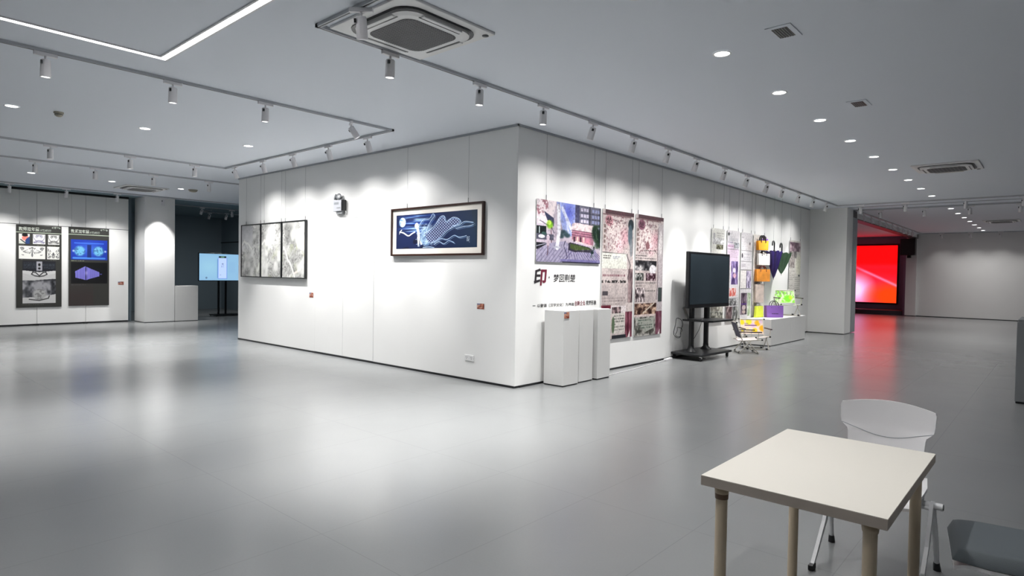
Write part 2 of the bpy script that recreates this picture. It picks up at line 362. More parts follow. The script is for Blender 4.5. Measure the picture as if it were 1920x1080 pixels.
# cassette air conditioners
M_grill = mat('dark_grille', (.05, .05, .055), .5)
def rrect(cx, cy, hx, hy, r, n=6):
    pts = []
    for qx, qy, a0 in ((1, 1, 0), (-1, 1, 90), (-1, -1, 180), (1, -1, 270)):
        for k in range(n + 1):
            a = math.radians(a0 + 90 * k / n); pts.append((cx + qx * (hx - r) + r * math.cos(a), cy + qy * (hy - r) + r * math.sin(a)))
    return pts
def ring(mb, A, B, z0, z1, mi=0):
    n = len(A); mb.add([(p[0], p[1], z0) for p in A] + [(p[0], p[1], z1) for p in B], [(i, (i + 1) % n, (i + 1) % n + n, i + n) for i in range(n)], mi, True)
def cassette(x, y, label, lod=0):
    t = thing('air_conditioner_cassette', label, 'air conditioner', (x, y, HC))
    obj('outer_panel', MB().box(-.475, -.475, -.022, .475, .475, -.001, bev=.004), M_white, t)
    a = MB(); A = rrect(0, 0, .40, .40, .17); B = rrect(0, 0, .375, .375, .16)
    ring(a, A, A, -.022, -.030, 0); ring(a, A, B, -.030, -.026, 0); obj('air_gap', a, M_black, t)
    c = MB(); D = rrect(0, 0, .37, .37, .155); D2 = rrect(0, 0, .33, .33, .14)
    ring(c, D, D, -.022, -.045); ring(c, D, D2, -.045, -.055); c.add([(p[0], p[1], -.055) for p in D2], [tuple(range(len(D2)))]); obj('cover_panel', c, M_white, t)
    f = MB()
    for k in range(4):
        M = Matrix.Rotation(k * PI / 2, 4, 'Z'); f.box(-.2, .335, -.060, .2, .372, -.046, bev=.003, M=M)
    obj('air_vane', f, M_white, t)
    v = MB()
    for k in range(4):
        M = Matrix.Rotation(k * PI / 2, 4, 'Z'); v.box(-.21, .318, -.057, .21, .332, -.0545, M=M)
    obj('vane_slot', v, M_black, t)
    g = MB(); G = rrect(0, 0, .272, .272, .09); g.add([(p[0], p[1], -.0562) for p in G], [tuple(range(len(G)))], 0)
    gr = obj('grille', g, M_grill, t)
    n = 26 if not lod else 10; q = MB(); s = .272
    for k in range(1, n):
        p = -s + 2 * s * k / n; e = s - max(0, abs(p) - .19) * .95
        q.box(p - .0022, -e, -.0585, p + .0022, e, -.0565); q.box(-e, p - .0022, -.0588, e, p + .0022, -.0567)
    obj('grille_bars', q, mat('grille_bar_grey', (.30, .30, .31), .5), gr)
    obj('sensor', MB().lathe([(.028, -.023), (.028, -.026), (0, -.026)], 16), M_dgrey, t, loc=(.405, .43, 0))
cassette(1.405, -2.945, 'large white square air conditioner cassette with mesh grille, nearest the camera')
cassette(3.9, 6.85, 'white ceiling air conditioner cassette at the upper right', 1)
cassette(3.95, 19.3, 'tiny distant air conditioner cassette beyond the partition line', 1)
cassette(-11.75, -.75, 'faint flush air conditioner cassette in the far left ceiling', 1)
# vents, detectors
def vent(x, y, label):
    t = thing('ceiling_vent', label, 'vent', (x, y, HC), 0, 'small square ceiling vents')
    obj('frame', MB().box(-.10, -.15, -.008, .10, .15, -.001, bev=.002), M_ceil, t)
    obj('duct_opening', MB().box(-.06, -.11, -.0100, .06, .11, -.0085), M_black, t)
    s = MB()
    for k in range(1, 6): s.box(-.06 + .02 * k - .003, -.11, -.013, -.06 + .02 * k + .003, .11, -.0102)
    obj('slats', s, M_mid, t)
vent(3.70, -1.02, 'small square ceiling vent nearer the camera at the upper right')
vent(3.67, 1.62, 'smaller square ceiling vent farther back on the right')
def detector(x, y, r, label):
    t = thing('smoke_detector', label, 'smoke detector', (x, y, HC))
    M_b = mat('beige_plastic', (.42, .39, .32), .5)
    obj('base', MB().lathe([(0, -.001), (r, -.001), (r, -.02), (r * .9, -.022)], 20), M_b, t)
    obj('dome', MB().lathe([(r * .85, -.022), (r * .8, -.045), (r * .45, -.06), (0, -.062)], 20), M_b, t)
    obj('sensor_slots', MB().lathe([(r * .83, -.030), (r * .84, -.038)], 20), M_dgrey, t)
detector(-4.29, -4.09, .055, 'beige round smoke detector on the ceiling at far left')
detector(-11.0, .18, .11, 'broad beige ceiling detector above the dark room entrance')

# ------------------------------------------------------------------ painting canvas (printed surfaces)
class Canvas:
    def __init__(s, w, h, bg=(1, 1, 1)):
        s.w, s.h = w, h; s.a = np.ones((h, w, 3)) * np.array(bg, float)
        s.X, s.Y = np.meshgrid((np.arange(w) + .5) / w, (np.arange(h) + .5) / h)
    def put(s, m, col):
        m = np.clip(m, 0, 1)[..., None]; s.a = s.a * (1 - m) + np.array(col, float) * m; return s
    def rect(s, x0, y0, x1, y1, col, al=1): return s.put(((s.X >= x0) & (s.X < x1) & (s.Y >= y0) & (s.Y < y1)) * al, col)
    def ell(s, cx, cy, rx, ry, col, al=1, soft=.15): 
        d = np.sqrt(((s.X - cx) / rx) ** 2 + ((s.Y - cy) / ry) ** 2); return s.put(np.clip((1 - d) / soft, 0, 1) * al, col)
    def poly(s, pts, col, al=1):
        m = np.zeros(s.X.shape, bool); n = len(pts)
        for i in range(n):
            (x0, y0), (x1, y1) = pts[i], pts[(i + 1) % n]
            if y0 == y1: continue
            m ^= ((s.Y > min(y0, y1)) & (s.Y <= max(y0, y1)) & (s.X < x0 + (s.Y - y0) * (x1 - x0) / (y1 - y0)))
        return s.put(m * al, col)
    def line(s, pts, wd, col, al=1):
        d = np.full(s.X.shape, 1e9)
        for (x0, y0), (x1, y1) in zip(pts[:-1], pts[1:]):
            ax, ay, bx, by = x0 * s.w, y0 * s.h, x1 * s.w, y1 * s.h; px, py = s.X * s.w, s.Y * s.h
            L = max((bx - ax) ** 2 + (by - ay) ** 2, 1e-9); t = np.clip(((px - ax) * (bx - ax) + (py - ay) * (by - ay)) / L, 0, 1)
            d = np.minimum(d, np.hypot(px - ax - t * (bx - ax), py - ay - t * (by - ay)))
        return s.put(np.clip(wd / 2 - d + .5, 0, 1) * al, col)
    def curve(s, pts, wd, col, al=1):
        P = [pts[0]] + list(pts) + [pts[-1]]; out = []
        for i in range(1, len(P) - 2):
            for q in range(6):
                t = q / 6; out.append(tuple(.5 * ((2 * P[i][d]) + (P[i + 1][d] - P[i - 1][d]) * t + (2 * P[i - 1][d] - 5 * P[i][d] + 4 * P[i + 1][d] - P[i + 2][d]) * t * t + (3 * P[i][d] - P[i - 1][d] - 3 * P[i + 1][d] + P[i + 2][d]) * t ** 3) for d in (0, 1)))
        return s.line(out + [pts[-1]], wd, col, al)
    def noise(s, nx, ny, seed, oct=3):
        r = np.random.RandomState(seed); out = np.zeros(s.X.shape); amp = 1; tot = 0
        for o in range(oct):
            gx, gy = int(nx * 2 ** o) + 2, int(ny * 2 ** o) + 2; g = r.rand(gy, gx)
            fx, fy = s.X * (gx - 1.001), s.Y * (gy - 1.001); ix, iy = fx.astype(int), fy.astype(int); tx, ty = fx - ix, fy - iy
            tx = tx * tx * (3 - 2 * tx); ty = ty * ty * (3 - 2 * ty)
            v = (g[iy, ix] * (1 - tx) + g[iy, ix + 1] * tx) * (1 - ty) + (g[iy + 1, ix] * (1 - tx) + g[iy + 1, ix + 1] * tx) * ty
            out += amp * v; tot += amp; amp *= .55
        return out / tot
    def text(s, st, x0, y0, x1, y1, col, al=1):
        V, T = text_mesh(st); V = np.array(V)[:, :2]; mn, mx = V.min(0), V.max(0); V = (V - mn) / (mx - mn)
        V[:, 0] = x0 + V[:, 0] * (x1 - x0); V[:, 1] = y0 + V[:, 1] * (y1 - y0); m = np.zeros(s.X.shape, bool)
        for t in T:
            p = V[list(t)]; i0 = max(int(p[:, 0].min() * s.w) - 1, 0); i1 = min(int(p[:, 0].max() * s.w) + 2, s.w); j0 = max(int(p[:, 1].min() * s.h) - 1, 0); j1 = min(int(p[:, 1].max() * s.h) + 2, s.h)
            if i1 <= i0 or j1 <= j0: continue
            x = s.X[j0:j1, i0:i1]; y = s.Y[j0:j1, i0:i1]
            e = [(p[(k + 1) % 3, 0] - p[k, 0]) * (y - p[k, 1]) - (p[(k + 1) % 3, 1] - p[k, 1]) * (x - p[k, 0]) for k in range(3)]
            m[j0:j1, i0:i1] |= ((e[0] >= 0) & (e[1] >= 0) & (e[2] >= 0)) | ((e[0] <= 0) & (e[1] <= 0) & (e[2] <= 0))
        return s.put(m * al, col)
    def lines(s, x0, y0, x1, y1, n, col, seed, al=.6):
        r = np.random.RandomState(seed)
        for k in range(n):
            y = y0 + (y1 - y0) * (k + .5) / n; hh = max((y1 - y0) / n * .28, .5 / s.h); x = x0
            while x < x1 - .02:
                L = r.uniform(.02, .07); s.rect(x, y - hh, min(x + L, x1), y + hh, col, al * r.uniform(.5, 1)); x += L + r.uniform(.008, .02)
                if r.rand() < .05: break
        return s
    def photo(s, x0, y0, x1, y1, dark, light, seed, k=5):
        n = s.noise(k / max(x1 - x0, .1), k * s.h / s.w / max((y1 - y0), .05) * .12 + k, seed, 3); n = np.clip((n - .32) * 2.8, 0, 1)
        m = ((s.X >= x0) & (s.X < x1) & (s.Y >= y0) & (s.Y < y1))
        c = np.array(dark)[None, None] * (1 - n[..., None]) + np.array(light)[None, None] * n[..., None]
        s.a = np.where(m[..., None], c, s.a); return s
    def plane(s, name, org, U, V, material, parent, gam=1.0):
        org, U, V = Vector(org), Vector(U), Vector(V); w, h = s.w, s.h
        co = np.empty((h, w, 3)); i = np.linspace(0, 1, w)[None, :, None]; j = np.linspace(0, 1, h)[:, None, None]
        co[:] = np.array(org) + i * np.array(U) + j * np.array(V)
        idx = np.arange(w * h).reshape(h, w); F = np.stack([idx[:-1, :-1], idx[:-1, 1:], idx[1:, 1:], idx[1:, :-1]], -1).reshape(-1, 4)
        me = bpy.data.meshes.new(name); me.vertices.add(w * h); me.vertices.foreach_set('co', co.ravel())
        me.loops.add(F.size); me.loops.foreach_set('vertex_index', F.ravel().astype(np.int32)); me.polygons.add(len(F)); me.polygons.foreach_set('loop_start', np.arange(0, F.size, 4, dtype=np.int32))
        me.update(calc_edges=True); at = me.color_attributes.new('print', 'FLOAT_COLOR', 'POINT')
        c = np.clip(s.a, 0, 1) ** gam; c = np.where(c <= .04045, c / 12.92, ((c + .055) / 1.055) ** 2.4)
        at.data.foreach_set('color', np.concatenate([c, np.ones((h, w, 1))], -1).ravel().astype(np.float32))
        me.materials.append(material); o = bpy.data.objects.new(name, me); C.objects.link(o); o.parent = parent; return o
def wires(t, side, xs, ztop, dz, off):
    """hanging wires with clips; side 'A' runs along x, 'B' along y"""
    for a in xs:
        p = (lambda q, z: (q, off, z)) if side == 'A' else (lambda q, z: (off, q, z))
        obj('hanging_wire', MB().tube([p(a, ztop), p(a, dz)], .0018, 5), M_wire, t)
        obj('wire_hook', MB().tube([p(a, ztop + .07), p(a, ztop - .02)], .0045, 6), M_dgrey, t)

# ---- blue painting
cv = Canvas(340, 142, (.12, .17, .33))
n1 = cv.noise(3, 14, 3, 3); cv.put(np.clip((n1 - .35) * 1.6, 0, 1) * np.clip(1.1 - abs(cv.X - .3) * 3, 0, 1) * (cv.Y > .45), (.22, .42, .85))
cv.put(np.clip((cv.noise(5, 30, 9, 3) - .5) * 4, 0, 1) * np.clip(1 - abs(cv.X - .27) * 4, 0, 1) * (cv.Y > .5), (.75, .88, .98))
cv.put(np.clip((cv.X - .55) * 2, 0, .8), (.15, .25, .36)); cv.put((cv.noise(7, 4, 5) > .62) * (cv.Y < .4) * (cv.X < .45) * .7, (.07, .08, .17))
cv.ell(.085, .78, .048, .15, (.80, .88, .93)); cv.put((cv.noise(20, 10, 6) > .6) * (((cv.X - .085) / .048) ** 2 + ((cv.Y - .78) / .15) ** 2 < 1) * .6, (.35, .5, .7))
P = (.93, .95, .93); LB = (.62, .75, .90)
cv.curve([(.05, .50), (.10, .47), (.165, .38), (.215, .44), (.25, .48)], 5, P); cv.line([(.05, .50), (.075, .56)], 3, P); cv.line([(.05, .50), (.045, .44)], 2, P)
cv.ell(.275, .66, .027, .09, P); cv.line([(.285, .6), (.30, .45), (.305, .3)], 11, (.78, .85, .84)); cv.poly([(.285, .34), (.32, .34), (.305, .08), (.295, .08)], P); cv.ell(.34, .2, .02, .10, P)
cv.ell(.40, .34, .085, .30, (.50, .62, .74), .8)
rs = np.random.RandomState(4)
for k in range(46):
    x, y = .28 + rs.rand() * .2, .1 + rs.rand() * .55; cv.line([(x + .02 * math.sin(q * 1.4 + k), y + .03 * q * (1 if k % 2 else -1) * .5 + .02 * math.cos(q + k)) for q in range(6)], 1.3, (.80, .88, .95), .8)
cv.poly([(.38, .42), (.5, .62), (.57, .86), (.62, .88), (.64, .72), (.72, .83), (.79, .78), (.80, .66), (.66, .48), (.58, .30), (.46, .14), (.42, .2)], (.20, .24, .42))
dots = (np.sin(cv.X * 6.283 * 30) * np.sin(cv.Y * 6.283 * 12.5) > .22)
reg = Canvas(340, 142, (0, 0, 0)).poly([(.38, .42), (.5, .62), (.57, .86), (.62, .88), (.64, .72), (.72, .83), (.79, .78), (.80, .66), (.66, .48), (.58, .30), (.46, .14), (.42, .2)], (1, 1, 1)).a[..., 0] > .5
cv.put(dots * reg * .85, (.82, .87, .96))
for pts in ([(.38, .42), (.5, .62), (.57, .86), (.62, .88), (.64, .72), (.72, .83), (.79, .78), (.80, .66), (.66, .48), (.58, .30), (.46, .14)], [(.30, .62), (.36, .82), (.44, .84), (.48, .97), (.5, .9), (.46, .78), (.42, .62), (.40, .45)], [(.72, .60), (.80, .62), (.86, .70), (.96, .66)], [(.76, .52), (.84, .56), (.92, .58), (.97, .62)],
            [(.5, .16), (.58, .26), (.66, .24), (.74, .34), (.80, .28), (.88, .32)], [(.5, .1), (.56, .18), (.62, .12), (.68, .2), (.74, .14)], [(.36, .03), (.45, .04), (.5, .02)]):
    cv.curve(pts, 2.0, (.82, .89, .96)); cv.curve([(a + .012, b - .03) for a, b in pts], 1.4, LB, .8); cv.curve([(a - .008, b + .025 * math.sin(i * 2)) for i, (a, b) in enumerate(pts)], 1.2, LB, .7)
cv.text('印月', .885, .14, .915, .30, (.80, .86, .92))
cv.poly([(.93, 1), (1, 1), (1, 0), (.97, .4)], (.16, .24, .30), .5)
t = thing('framed_painting', 'long blue painting of a floating woman and moon in brown frame', 'painting', (-1.61, 0, 2.16))
fr = MB(); W, Hh, d0, d1 = 1.03, .374, -.052, -.012; f = .028
fr.box(-W, d0, -Hh, W, d1, -Hh + f).box(-W, d0, Hh - f, W, d1, Hh).box(-W, d0, -Hh + f, -W + f, d1, Hh - f).box(W - f, d0, -Hh + f, W, d1, Hh - f)
obj('frame', fr, M_frame_brown, t); obj('mount', MB().box(-W + f, -.030, -Hh + f, W - f, -.014, Hh - f), M_mount, t)
cv.plane('picture', (-.91, -.0315, -.262), (1.81, 0, 0), (0, 0, .53), M_print, t, 1.15)
wires(t, 'A', (-.66, .70), Hh - .0, HC - 2.16 - .03, -.02)
# ---- three grey landscape panels
for k, (x0, x1, which) in enumerate([(-7.85, -6.985, 'left'), (-6.965, -6.125, 'middle'), (-6.105, -5.235, 'right')]):
    wd = x1 - x0; t = thing('landscape_panel', '%s of three thin black framed grey landscape panels' % which, 'picture', ((x0 + x1) / 2, 0, 1.93), 0, 'three grey landscape panels')
    c = Canvas(90, 120, (.74, .74, .73)); a, b = c.noise(2.5, 3, 40 + k, 5), c.noise(9, 12, 50 + k, 4)
    c.put(np.clip((a - .42) * 3, 0, 1), (.90, .90, .89)); c.put(np.clip((b - .52) * 5, 0, 1) * np.clip(1.3 - c.Y, 0, 1) * .45, (.50, .50, .50)); c.put(np.clip((c.noise(4, 4, 60 + k) - .6) * 5, 0, 1) * (c.Y < .6) * .5, (.68, .70, .58))
    d = c.noise(26, 36, 70 + k, 3); e = c.noise(3, 4, 80 + k, 2); c.put(np.clip((d - .5) * 7, 0, 1) * np.clip((e - .3) * 2.2, 0, 1) * .5, (.40, .40, .40)); c.put(np.clip((.48 - e) * 6, 0, 1) * .65, (.93, .93, .92))
    if k == 1: c.ell(.45, .85, .3, .3, (.96, .96, .96), .8, 1)
    if k == 0: c.put(np.clip((c.Y - .45) * 2, 0, .7) * (c.X < .6), (.78, .78, .80))
    pth = [(.05 + .1 * q + .0, (.55 - .1 * q if k == 2 else .62 + .06 * math.sin(q)) + .03 * math.sin(q * 2.3)) for q in range(6)]; c.line(pth, 5, (.93, .93, .91), .8)
    if k == 2: c.line([(.55, .08), (.8, .15), (.97, .28)], 5, (.93, .90, .88), .8); c.ell(.88, .6, .1, .08, (.85, .76, .68), .6)
    W, Hh = wd / 2, .556; f = .017; fr = MB(); d0 = -.058
    fr.box(-W, d0, -Hh, W, -.008, -Hh + f).box(-W, d0, Hh - f, W, -.008, Hh).box(-W, d0, -Hh + f, -W + f, -.008, Hh - f).box(W - f, d0, -Hh + f, W, -.008, Hh - f)
    obj('frame', fr, M_black, t); obj('backing', MB().box(-W + f, -.045, -Hh + f, W - f, -.01, Hh - f), M_mount, t)
    c.plane('picture', (-W + f, -.047, -Hh + f), (wd - 2 * f, 0, 0), (0, 0, 2 * (Hh - f)), canvas_mat('picture_glazing', rough=.18), t, 1.2)
    wires(t, 'A', (-W + .07 + .1 * (k == 0), W - .06), Hh, HC - 1.93 - .03, -.02)
# ---- small title cards
def card(x, y, z, w_, h_, ax, seed, label):
    t = thing('caption_card', label, 'label card', (x, y, z)); c = Canvas(14, 10, (.70, .42, .32)); c.photo(0, 0, 1, 1, (.45, .16, .10), (.85, .62, .52), seed, 3)
    c.rect(0, .7, .4, 1, (.5, .5, .6)); c.lines(.1, .2, .8, .6, 2, (.95, .9, .85), seed)
    if ax == 'A': obj('card_board', MB().box(-w_ / 2, -.004, -h_ / 2, w_ / 2, -.0005, h_ / 2), M_white, t); c.plane('print', (-w_ / 2, -.0045, -h_ / 2), (w_, 0, 0), (0, 0, h_), M_print, t)
    else: obj('card_board', MB().box(.0005, -w_ / 2, -h_ / 2, .004, w_ / 2, h_ / 2), M_white, t); c.plane('print', (.0045, -w_ / 2, -h_ / 2), (0, w_, 0), (0, 0, h_), M_print, t)
card(-5.08, 0, 1.075, .14, .09, 'A', 1, 'small reddish caption card right of the three landscape panels')
card(-.65, 0, 1.07, .14, .078, 'A', 2, 'small orange caption card below the blue painting')
card(-14.35, -.44, 1.09, .14, .09, 'B', 3, 'small brown caption card beside the dark poster on the far left wall')
# ---- street scene board
cv = Canvas(230, 128, (.80, .76, .80)); X, Y = cv.X, cv.Y
cv.poly([(.28, 1), (.62, 1), (.60, .45), (.40, .45)], (.72, .76, .92)); cv.put(np.clip(1 - np.hypot((X - .47) / .14, (Y - .85) / .25), 0, 1) * 1.0, (.46, .50, .84))
cv.line([(.37, .9), (.5, .6), (.55, .5)], 9, (.93, .94, .98), .8); cv.line([(.42, .8), (.47, .5)], 6, (.9, .92, .98), .7)
cv.poly([(0, 1), (.28, 1), (.22, .62), (.0, .62)], (.93, .89, .90)); cv.put((cv.noise(22, 14, 71) > .58) * (X < .16) * (Y > .75) * .7, (.62, .40, .45))
cv.poly([(.10, .82), (.25, .72), (.25, .58), (.15, .68)], (.32, .34, .45)); cv.line([(.05, .66), (.22, .56), (.25, .48)], 2, (.2, .2, .3), .7)
cv.poly([(.57, 1), (1, 1), (1, .55), (.57, .55)], (.52, .52, .58)); cv.poly([(.57, 1), (.64, 1), (.64, .6), (.57, .6)], (.38, .38, .50))
for j in range(4):
    for i in range(7):
        if i != 3: cv.rect(.66 + .047 * i, .90 - .10 * j, .695 + .047 * i, .955 - .10 * j, (.82, .80, .86) if i < 3 else (.66, .68, .80))
    cv.line([(.65, .87 - .10 * j), (1, .87 - .10 * j)], 1.3, (.35, .35, .45))
cv.line([(.81, 1), (.81, .55)], 3, (.2, .2, .26))
cv.poly([(.52, .66), (.56, .69), (.88, .67), (.88, .30), (.52, .38)], (.88, .82, .82)); cv.poly([(.52, .56), (.88, .54), (.88, .32), (.52, .40)], (.72, .54, .60))
for y in (.56, .52, .48): cv.line([(.52, y), (.88, y - .02)], 1.5, (.45, .30, .38))
for i in range(4): cv.rect(.55 + .05 * i, .37, .578 + .05 * i, .45, (.90, .78, .74) if i % 2 else (.40, .30, .34))
cv.ell(.78, .38, .09, .08, (.85, .62, .68), .9, .8)
for (a, b, r1, r2) in ((.93, .52, .10, .16), (.97, .40, .08, .14), (.90, .60, .06, .1)): cv.ell(a, b, r1, r2, (.16, .26, .20), 1, .5)
cv.put((cv.noise(30, 20, 72) > .55) * (X > .85) * (Y > .25) * (Y < .7) * .5, (.30, .42, .28)); cv.line([(.985, .3), (.985, 1)], 3, (.12, .14, .2))
cv.ell(.19, .61, .06, .085, (.58, .78, .25), 1, .5); cv.ell(.18, .64, .03, .04, (.80, .92, .45)); cv.line([(.21, .55), (.215, .32)], 3, (.5, .38, .42))
cv.rect(.0, .45, .14, .58, (.10, .16, .16)); cv.rect(.04, .46, .05, .56, (.8, .85, .85)); cv.rect(0, .36, .25, .45, (.42, .42, .48)); cv.ell(.075, .41, .05, .03, (.90, .90, .92)); cv.ell(.11, .46, .04, .03, (.3, .42, .40))
cv.rect(0, .20, .16, .31, (.13, .13, .17)); cv.line([(0, .25), (.16, .31)], 1.5, (.8, .8, .85))
for (a, b, r1, r2) in ((.40, .5, .07, .06), (.45, .46, .06, .05), (.36, .44, .05, .05)): cv.ell(a, b, r1, r2, (.28, .38, .40), .9, .5)
cv.poly([(0, 0), (1, 0), (.92, .26), (.5, .3), (.42, .36), (.3, .34), (.16, .30), (0, .18)], (.70, .68, .76))
for k in range(26): x = -.1 + k * .05; cv.line([(x, 0), (.42 + (x - .42) * .62 if x > .42 else x + .15, .24)], 1.6, (.40, .37, .56) if x > .35 else (.50, .48, .58), .85)
cv.line([(.42, .36), (.40, .28), (.46, .1), (.42, .05), (.36, .02)], 2, (.32, .30, .40)); cv.rect(.35, .02, 1, .06, (.56, .54, .70)); cv.rect(.38, .0, 1, .02, (.25, .24, .34))
cv.poly([(.47, .33), (.5, .35), (.80, .29), (.88, .24), (.86, .20), (.56, .19), (.47, .22)], (.30, .28, .34)); cv.poly([(.50, .33), (.80, .28), (.85, .25), (.58, .22), (.50, .25)], (.36, .42, .26))
cv.line([(.315, .92), (.325, .5), (.30, .25)], 11, (.95, .95, .97)); cv.ell(.30, .25, .06, .02, (.8, .8, .84)); cv.line([(.32, .98), (.32, .88)], 2, (.3, .25, .35), .8)
cv.ell(.165, .40, .022, .05, (.90, .86, .88)); cv.poly([(.145, .42), (.19, .42), (.185, .26), (.15, .26)], (.78, .72, .76)); cv.line([(.165, .26), (.165, .15), (.155, .12)], 3, (.45, .36, .42))
cv.ell(.89, .28, .012, .03, (.15, .15, .2)); cv.line([(.89, .26), (.86, .2), (.84, .12)], 4, (.35, .4, .42)); cv.line([(.87, .18), (.9, .1)], 3, (.7, .72, .75)); cv.ell(.86, .2, .03, .03, (.15, .25, .25), .9)
cv.put(np.clip((cv.noise(50, 30, 73, 2) - .5) * 3, 0, 1) * .22, (.30, .28, .36)); cv.put(np.clip((cv.noise(40, 24, 74, 2) - .55) * 3, 0, 1) * .25, (.95, .93, .96))
t = thing('street_scene_board', 'wide printed board of a paved street with pink shopfront', 'poster', (0, 1.172, 2.14))
obj('board', MB().box(.012, -.79, -.432, .020, .79, .432), M_white, t); cv.plane('print', (.0206, -.79, -.432), (0, 1.58, 0), (0, 0, .864), M_print, t, 1.4); wires(t, 'B', (-.58, .60), .432, HC - 2.14 - .03, .016)
# ---- tall infographic boards
PK, MR, DK = (.80, .62, .65), (.45, .20, .27), (.22, .20, .22)
def info1(seed):
    c = Canvas(110, 240, (.86, .82, .81)); c.put(np.clip((c.noise(6, 12, seed) - .4) * 2, 0, .6), (.74, .70, .70)); r = np.random.RandomState(seed)
    c.rect(.08, .965, 1, 1, (.42, .33, .35)); c.rect(0, .955, .9, .967, (.60, .52, .52))
    c.ell(.20, .915, .13, .045, PK if seed == 1 else (.60, .42, .50), .9); c.text('楚', .12, .89, .28, .945, (.20, .14, .17)); c.text('·荆楚汉字', .36, .90, .74, .93, (.40, .28, .32))
    c.ell(.72, .80, .22, .10, (.86, .68, .72), .7, .8); c.ell(.55, .72, .16, .08, (.92, .80, .82), .8, .8)
    c.put((c.noise(40, 80, seed + 9, 2) > .62) * (c.Y > .68) * (c.X > .1) * (c.X < .8) * .6, (.52, .36, .40))
    for k in range(5): c.rect(.05 + .0 * k, .70 + .04 * k, .10, .725 + .04 * k, (.50, .42, .40), .7)
    if seed == 1:
        c.ell(.90, .90, .10, .05, (.25, .30, .32)); c.ell(.88, .82, .08, .09, (.45, .52, .56), .9); c.ell(.92, .72, .06, .08, (.60, .62, .64), .8)
        c.line([(0, .672), (.8, .665)], 1.2, (.3, .3, .3)); c.rect(0, .55, .78, .665, (.90, .90, .87)); c.lines(.04, .62, .28, .655, 2, (.3, .28, .28), 3, .9); c.lines(.35, .62, .62, .65, 2, (.48, .50, .62), 4)
        c.lines(.04, .48, .76, .51, 1, MR, 5, .6); c.put((c.noise(30, 60, 8, 2) > .45) * (c.Y > .437) * (c.Y < .46) * (c.X < .8) * .9, (.25, .25, .25))
        c.rect(.04, .34, .20, .375, (.40, .38, .40)); c.lines(.04, .24, .76, .33, 4, (.55, .5, .5), 7, .5); c.line([(.78, .66), (.9, .58), (.82, .48), (.95, .38), (.85, .30)], 2, (.3, .28, .3))
        c.photo(.84, .28, 1, .55, (.30, .24, .26), (.80, .72, .72), 14, 6); c.photo(.0, .185, .30, .265, MR, (.55, .28, .34), 15, 6); c.rect(.30, .20, .78, .26, (.93, .90, .90)); c.photo(.34, .20, .62, .25, (.22, .16, .18), (.8, .72, .72), 16, 8)
        c.rect(.35, .04, .78, .20, (.88, .86, .84)); c.lines(.4, .06, .75, .19, 6, (.3, .32, .3), 17, .6); c.photo(.76, .0, 1, .21, (.40, .16, .24), (.66, .44, .50), 18, 5); c.ell(.38, .11, .05, .07, (.45, .52, .42))
        c.rect(.35, 0, .80, .03, (.2, .22, .25)); c.poly([(.85, 0), (.93, 0), (.93, .06)], (.95, .92, .92))
    else:
        c.rect(.80, .0, 1, .94, (.80, .77, .78)); c.ell(.90, .78, .08, .12, (.94, .92, .92), 1, .3); c.line([(.80, .9), (.78, .7), (.82, .5), (.78, .3)], 1.6, (.35, .28, .32))
        for k in range(3): c.lines(.02, .655 - .022 * k, .74, .672 - .022 * k, 1, (.28, .27, .28), 30 + k, .8)
        c.ell(.42, .75, .07, .035, (.55, .40, .42), .9); c.lines(.3, .70, .74, .715, 1, (.25, .28, .25), 40, .9)
        c.photo(.0, .54, .76, .625, (.20, .20, .22), (.85, .84, .84), 21, 6); c.ell(.62, .55, .13, .045, (.93, .92, .93)); c.photo(.02, .46, .30, .52, (.15, .17, .16), (.75, .75, .74), 22, 7); c.photo(.38, .46, .74, .52, (.28, .14, .20), (.82, .76, .78), 23, 8)
        c.lines(.04, .36, .76, .45, 4, (.45, .44, .43), 24, .6); c.photo(.02, .285, .36, .40, (.20, .16, .18), (.92, .88, .88), 25, 9); c.rect(.84, .28, .98, .40, (.35, .38, .38))
        c.photo(.0, .18, .78, .27, (.28, .18, .16), (.88, .78, .70), 26, 9); c.line([(.3, .19), (.7, .27)], 3, (.86, .82, .76)); c.rect(0, .165, .78, .18, (.90, .84, .82)); c.photo(.0, .0, .8, .16, (.32, .32, .30), (.78, .77, .75), 27, 9)
        c.poly([(.05, .145), (.70, .15), (.70, .06), (.38, .03)], (.72, .73, .70)); c.lines(.15, .06, .65, .14, 4, (.35, .42, .38), 28, .7); c.photo(.76, .0, 1, .20, (.42, .20, .28), (.64, .48, .54), 29, 5); c.poly([(.85, 0), (.93, 0), (.93, .05)], (.95, .92, .92))
    return c
def board(name, label, y0, y1, z0, z1, c, off=.012, grp=None, hooks=True):
    t = thing(name, label, 'poster', (0, (y0 + y1) / 2, (z0 + z1) / 2), 0, grp); W, Hh = (y1 - y0) / 2, (z1 - z0) / 2
    obj('board', MB().box(off, -W, -Hh, off + .008, W, Hh), [M_white], t); c.put((c.noise(40, 90, int(y0 * 10), 2) > .56) * .11, (.25, .22, .24)); c.plane('print', (off + .0086, -W, -Hh), (0, 2 * W, 0), (0, 0, 2 * Hh), M_print, t, 1.3)
    if hooks: wires(t, 'B', (-W + .07, W - .07), Hh, HC - (z0 + z1) / 2 - .03, off + .004)
    return t
board('infographic_board', 'tall pinkish infographic board right next to the street scene board', 2.02, 2.97, .505, 2.58, info1(1))
board('infographic_board', 'tall pinkish infographic board, right one of the near pair', 3.04, 4.01, .495, 2.585, info1(2))
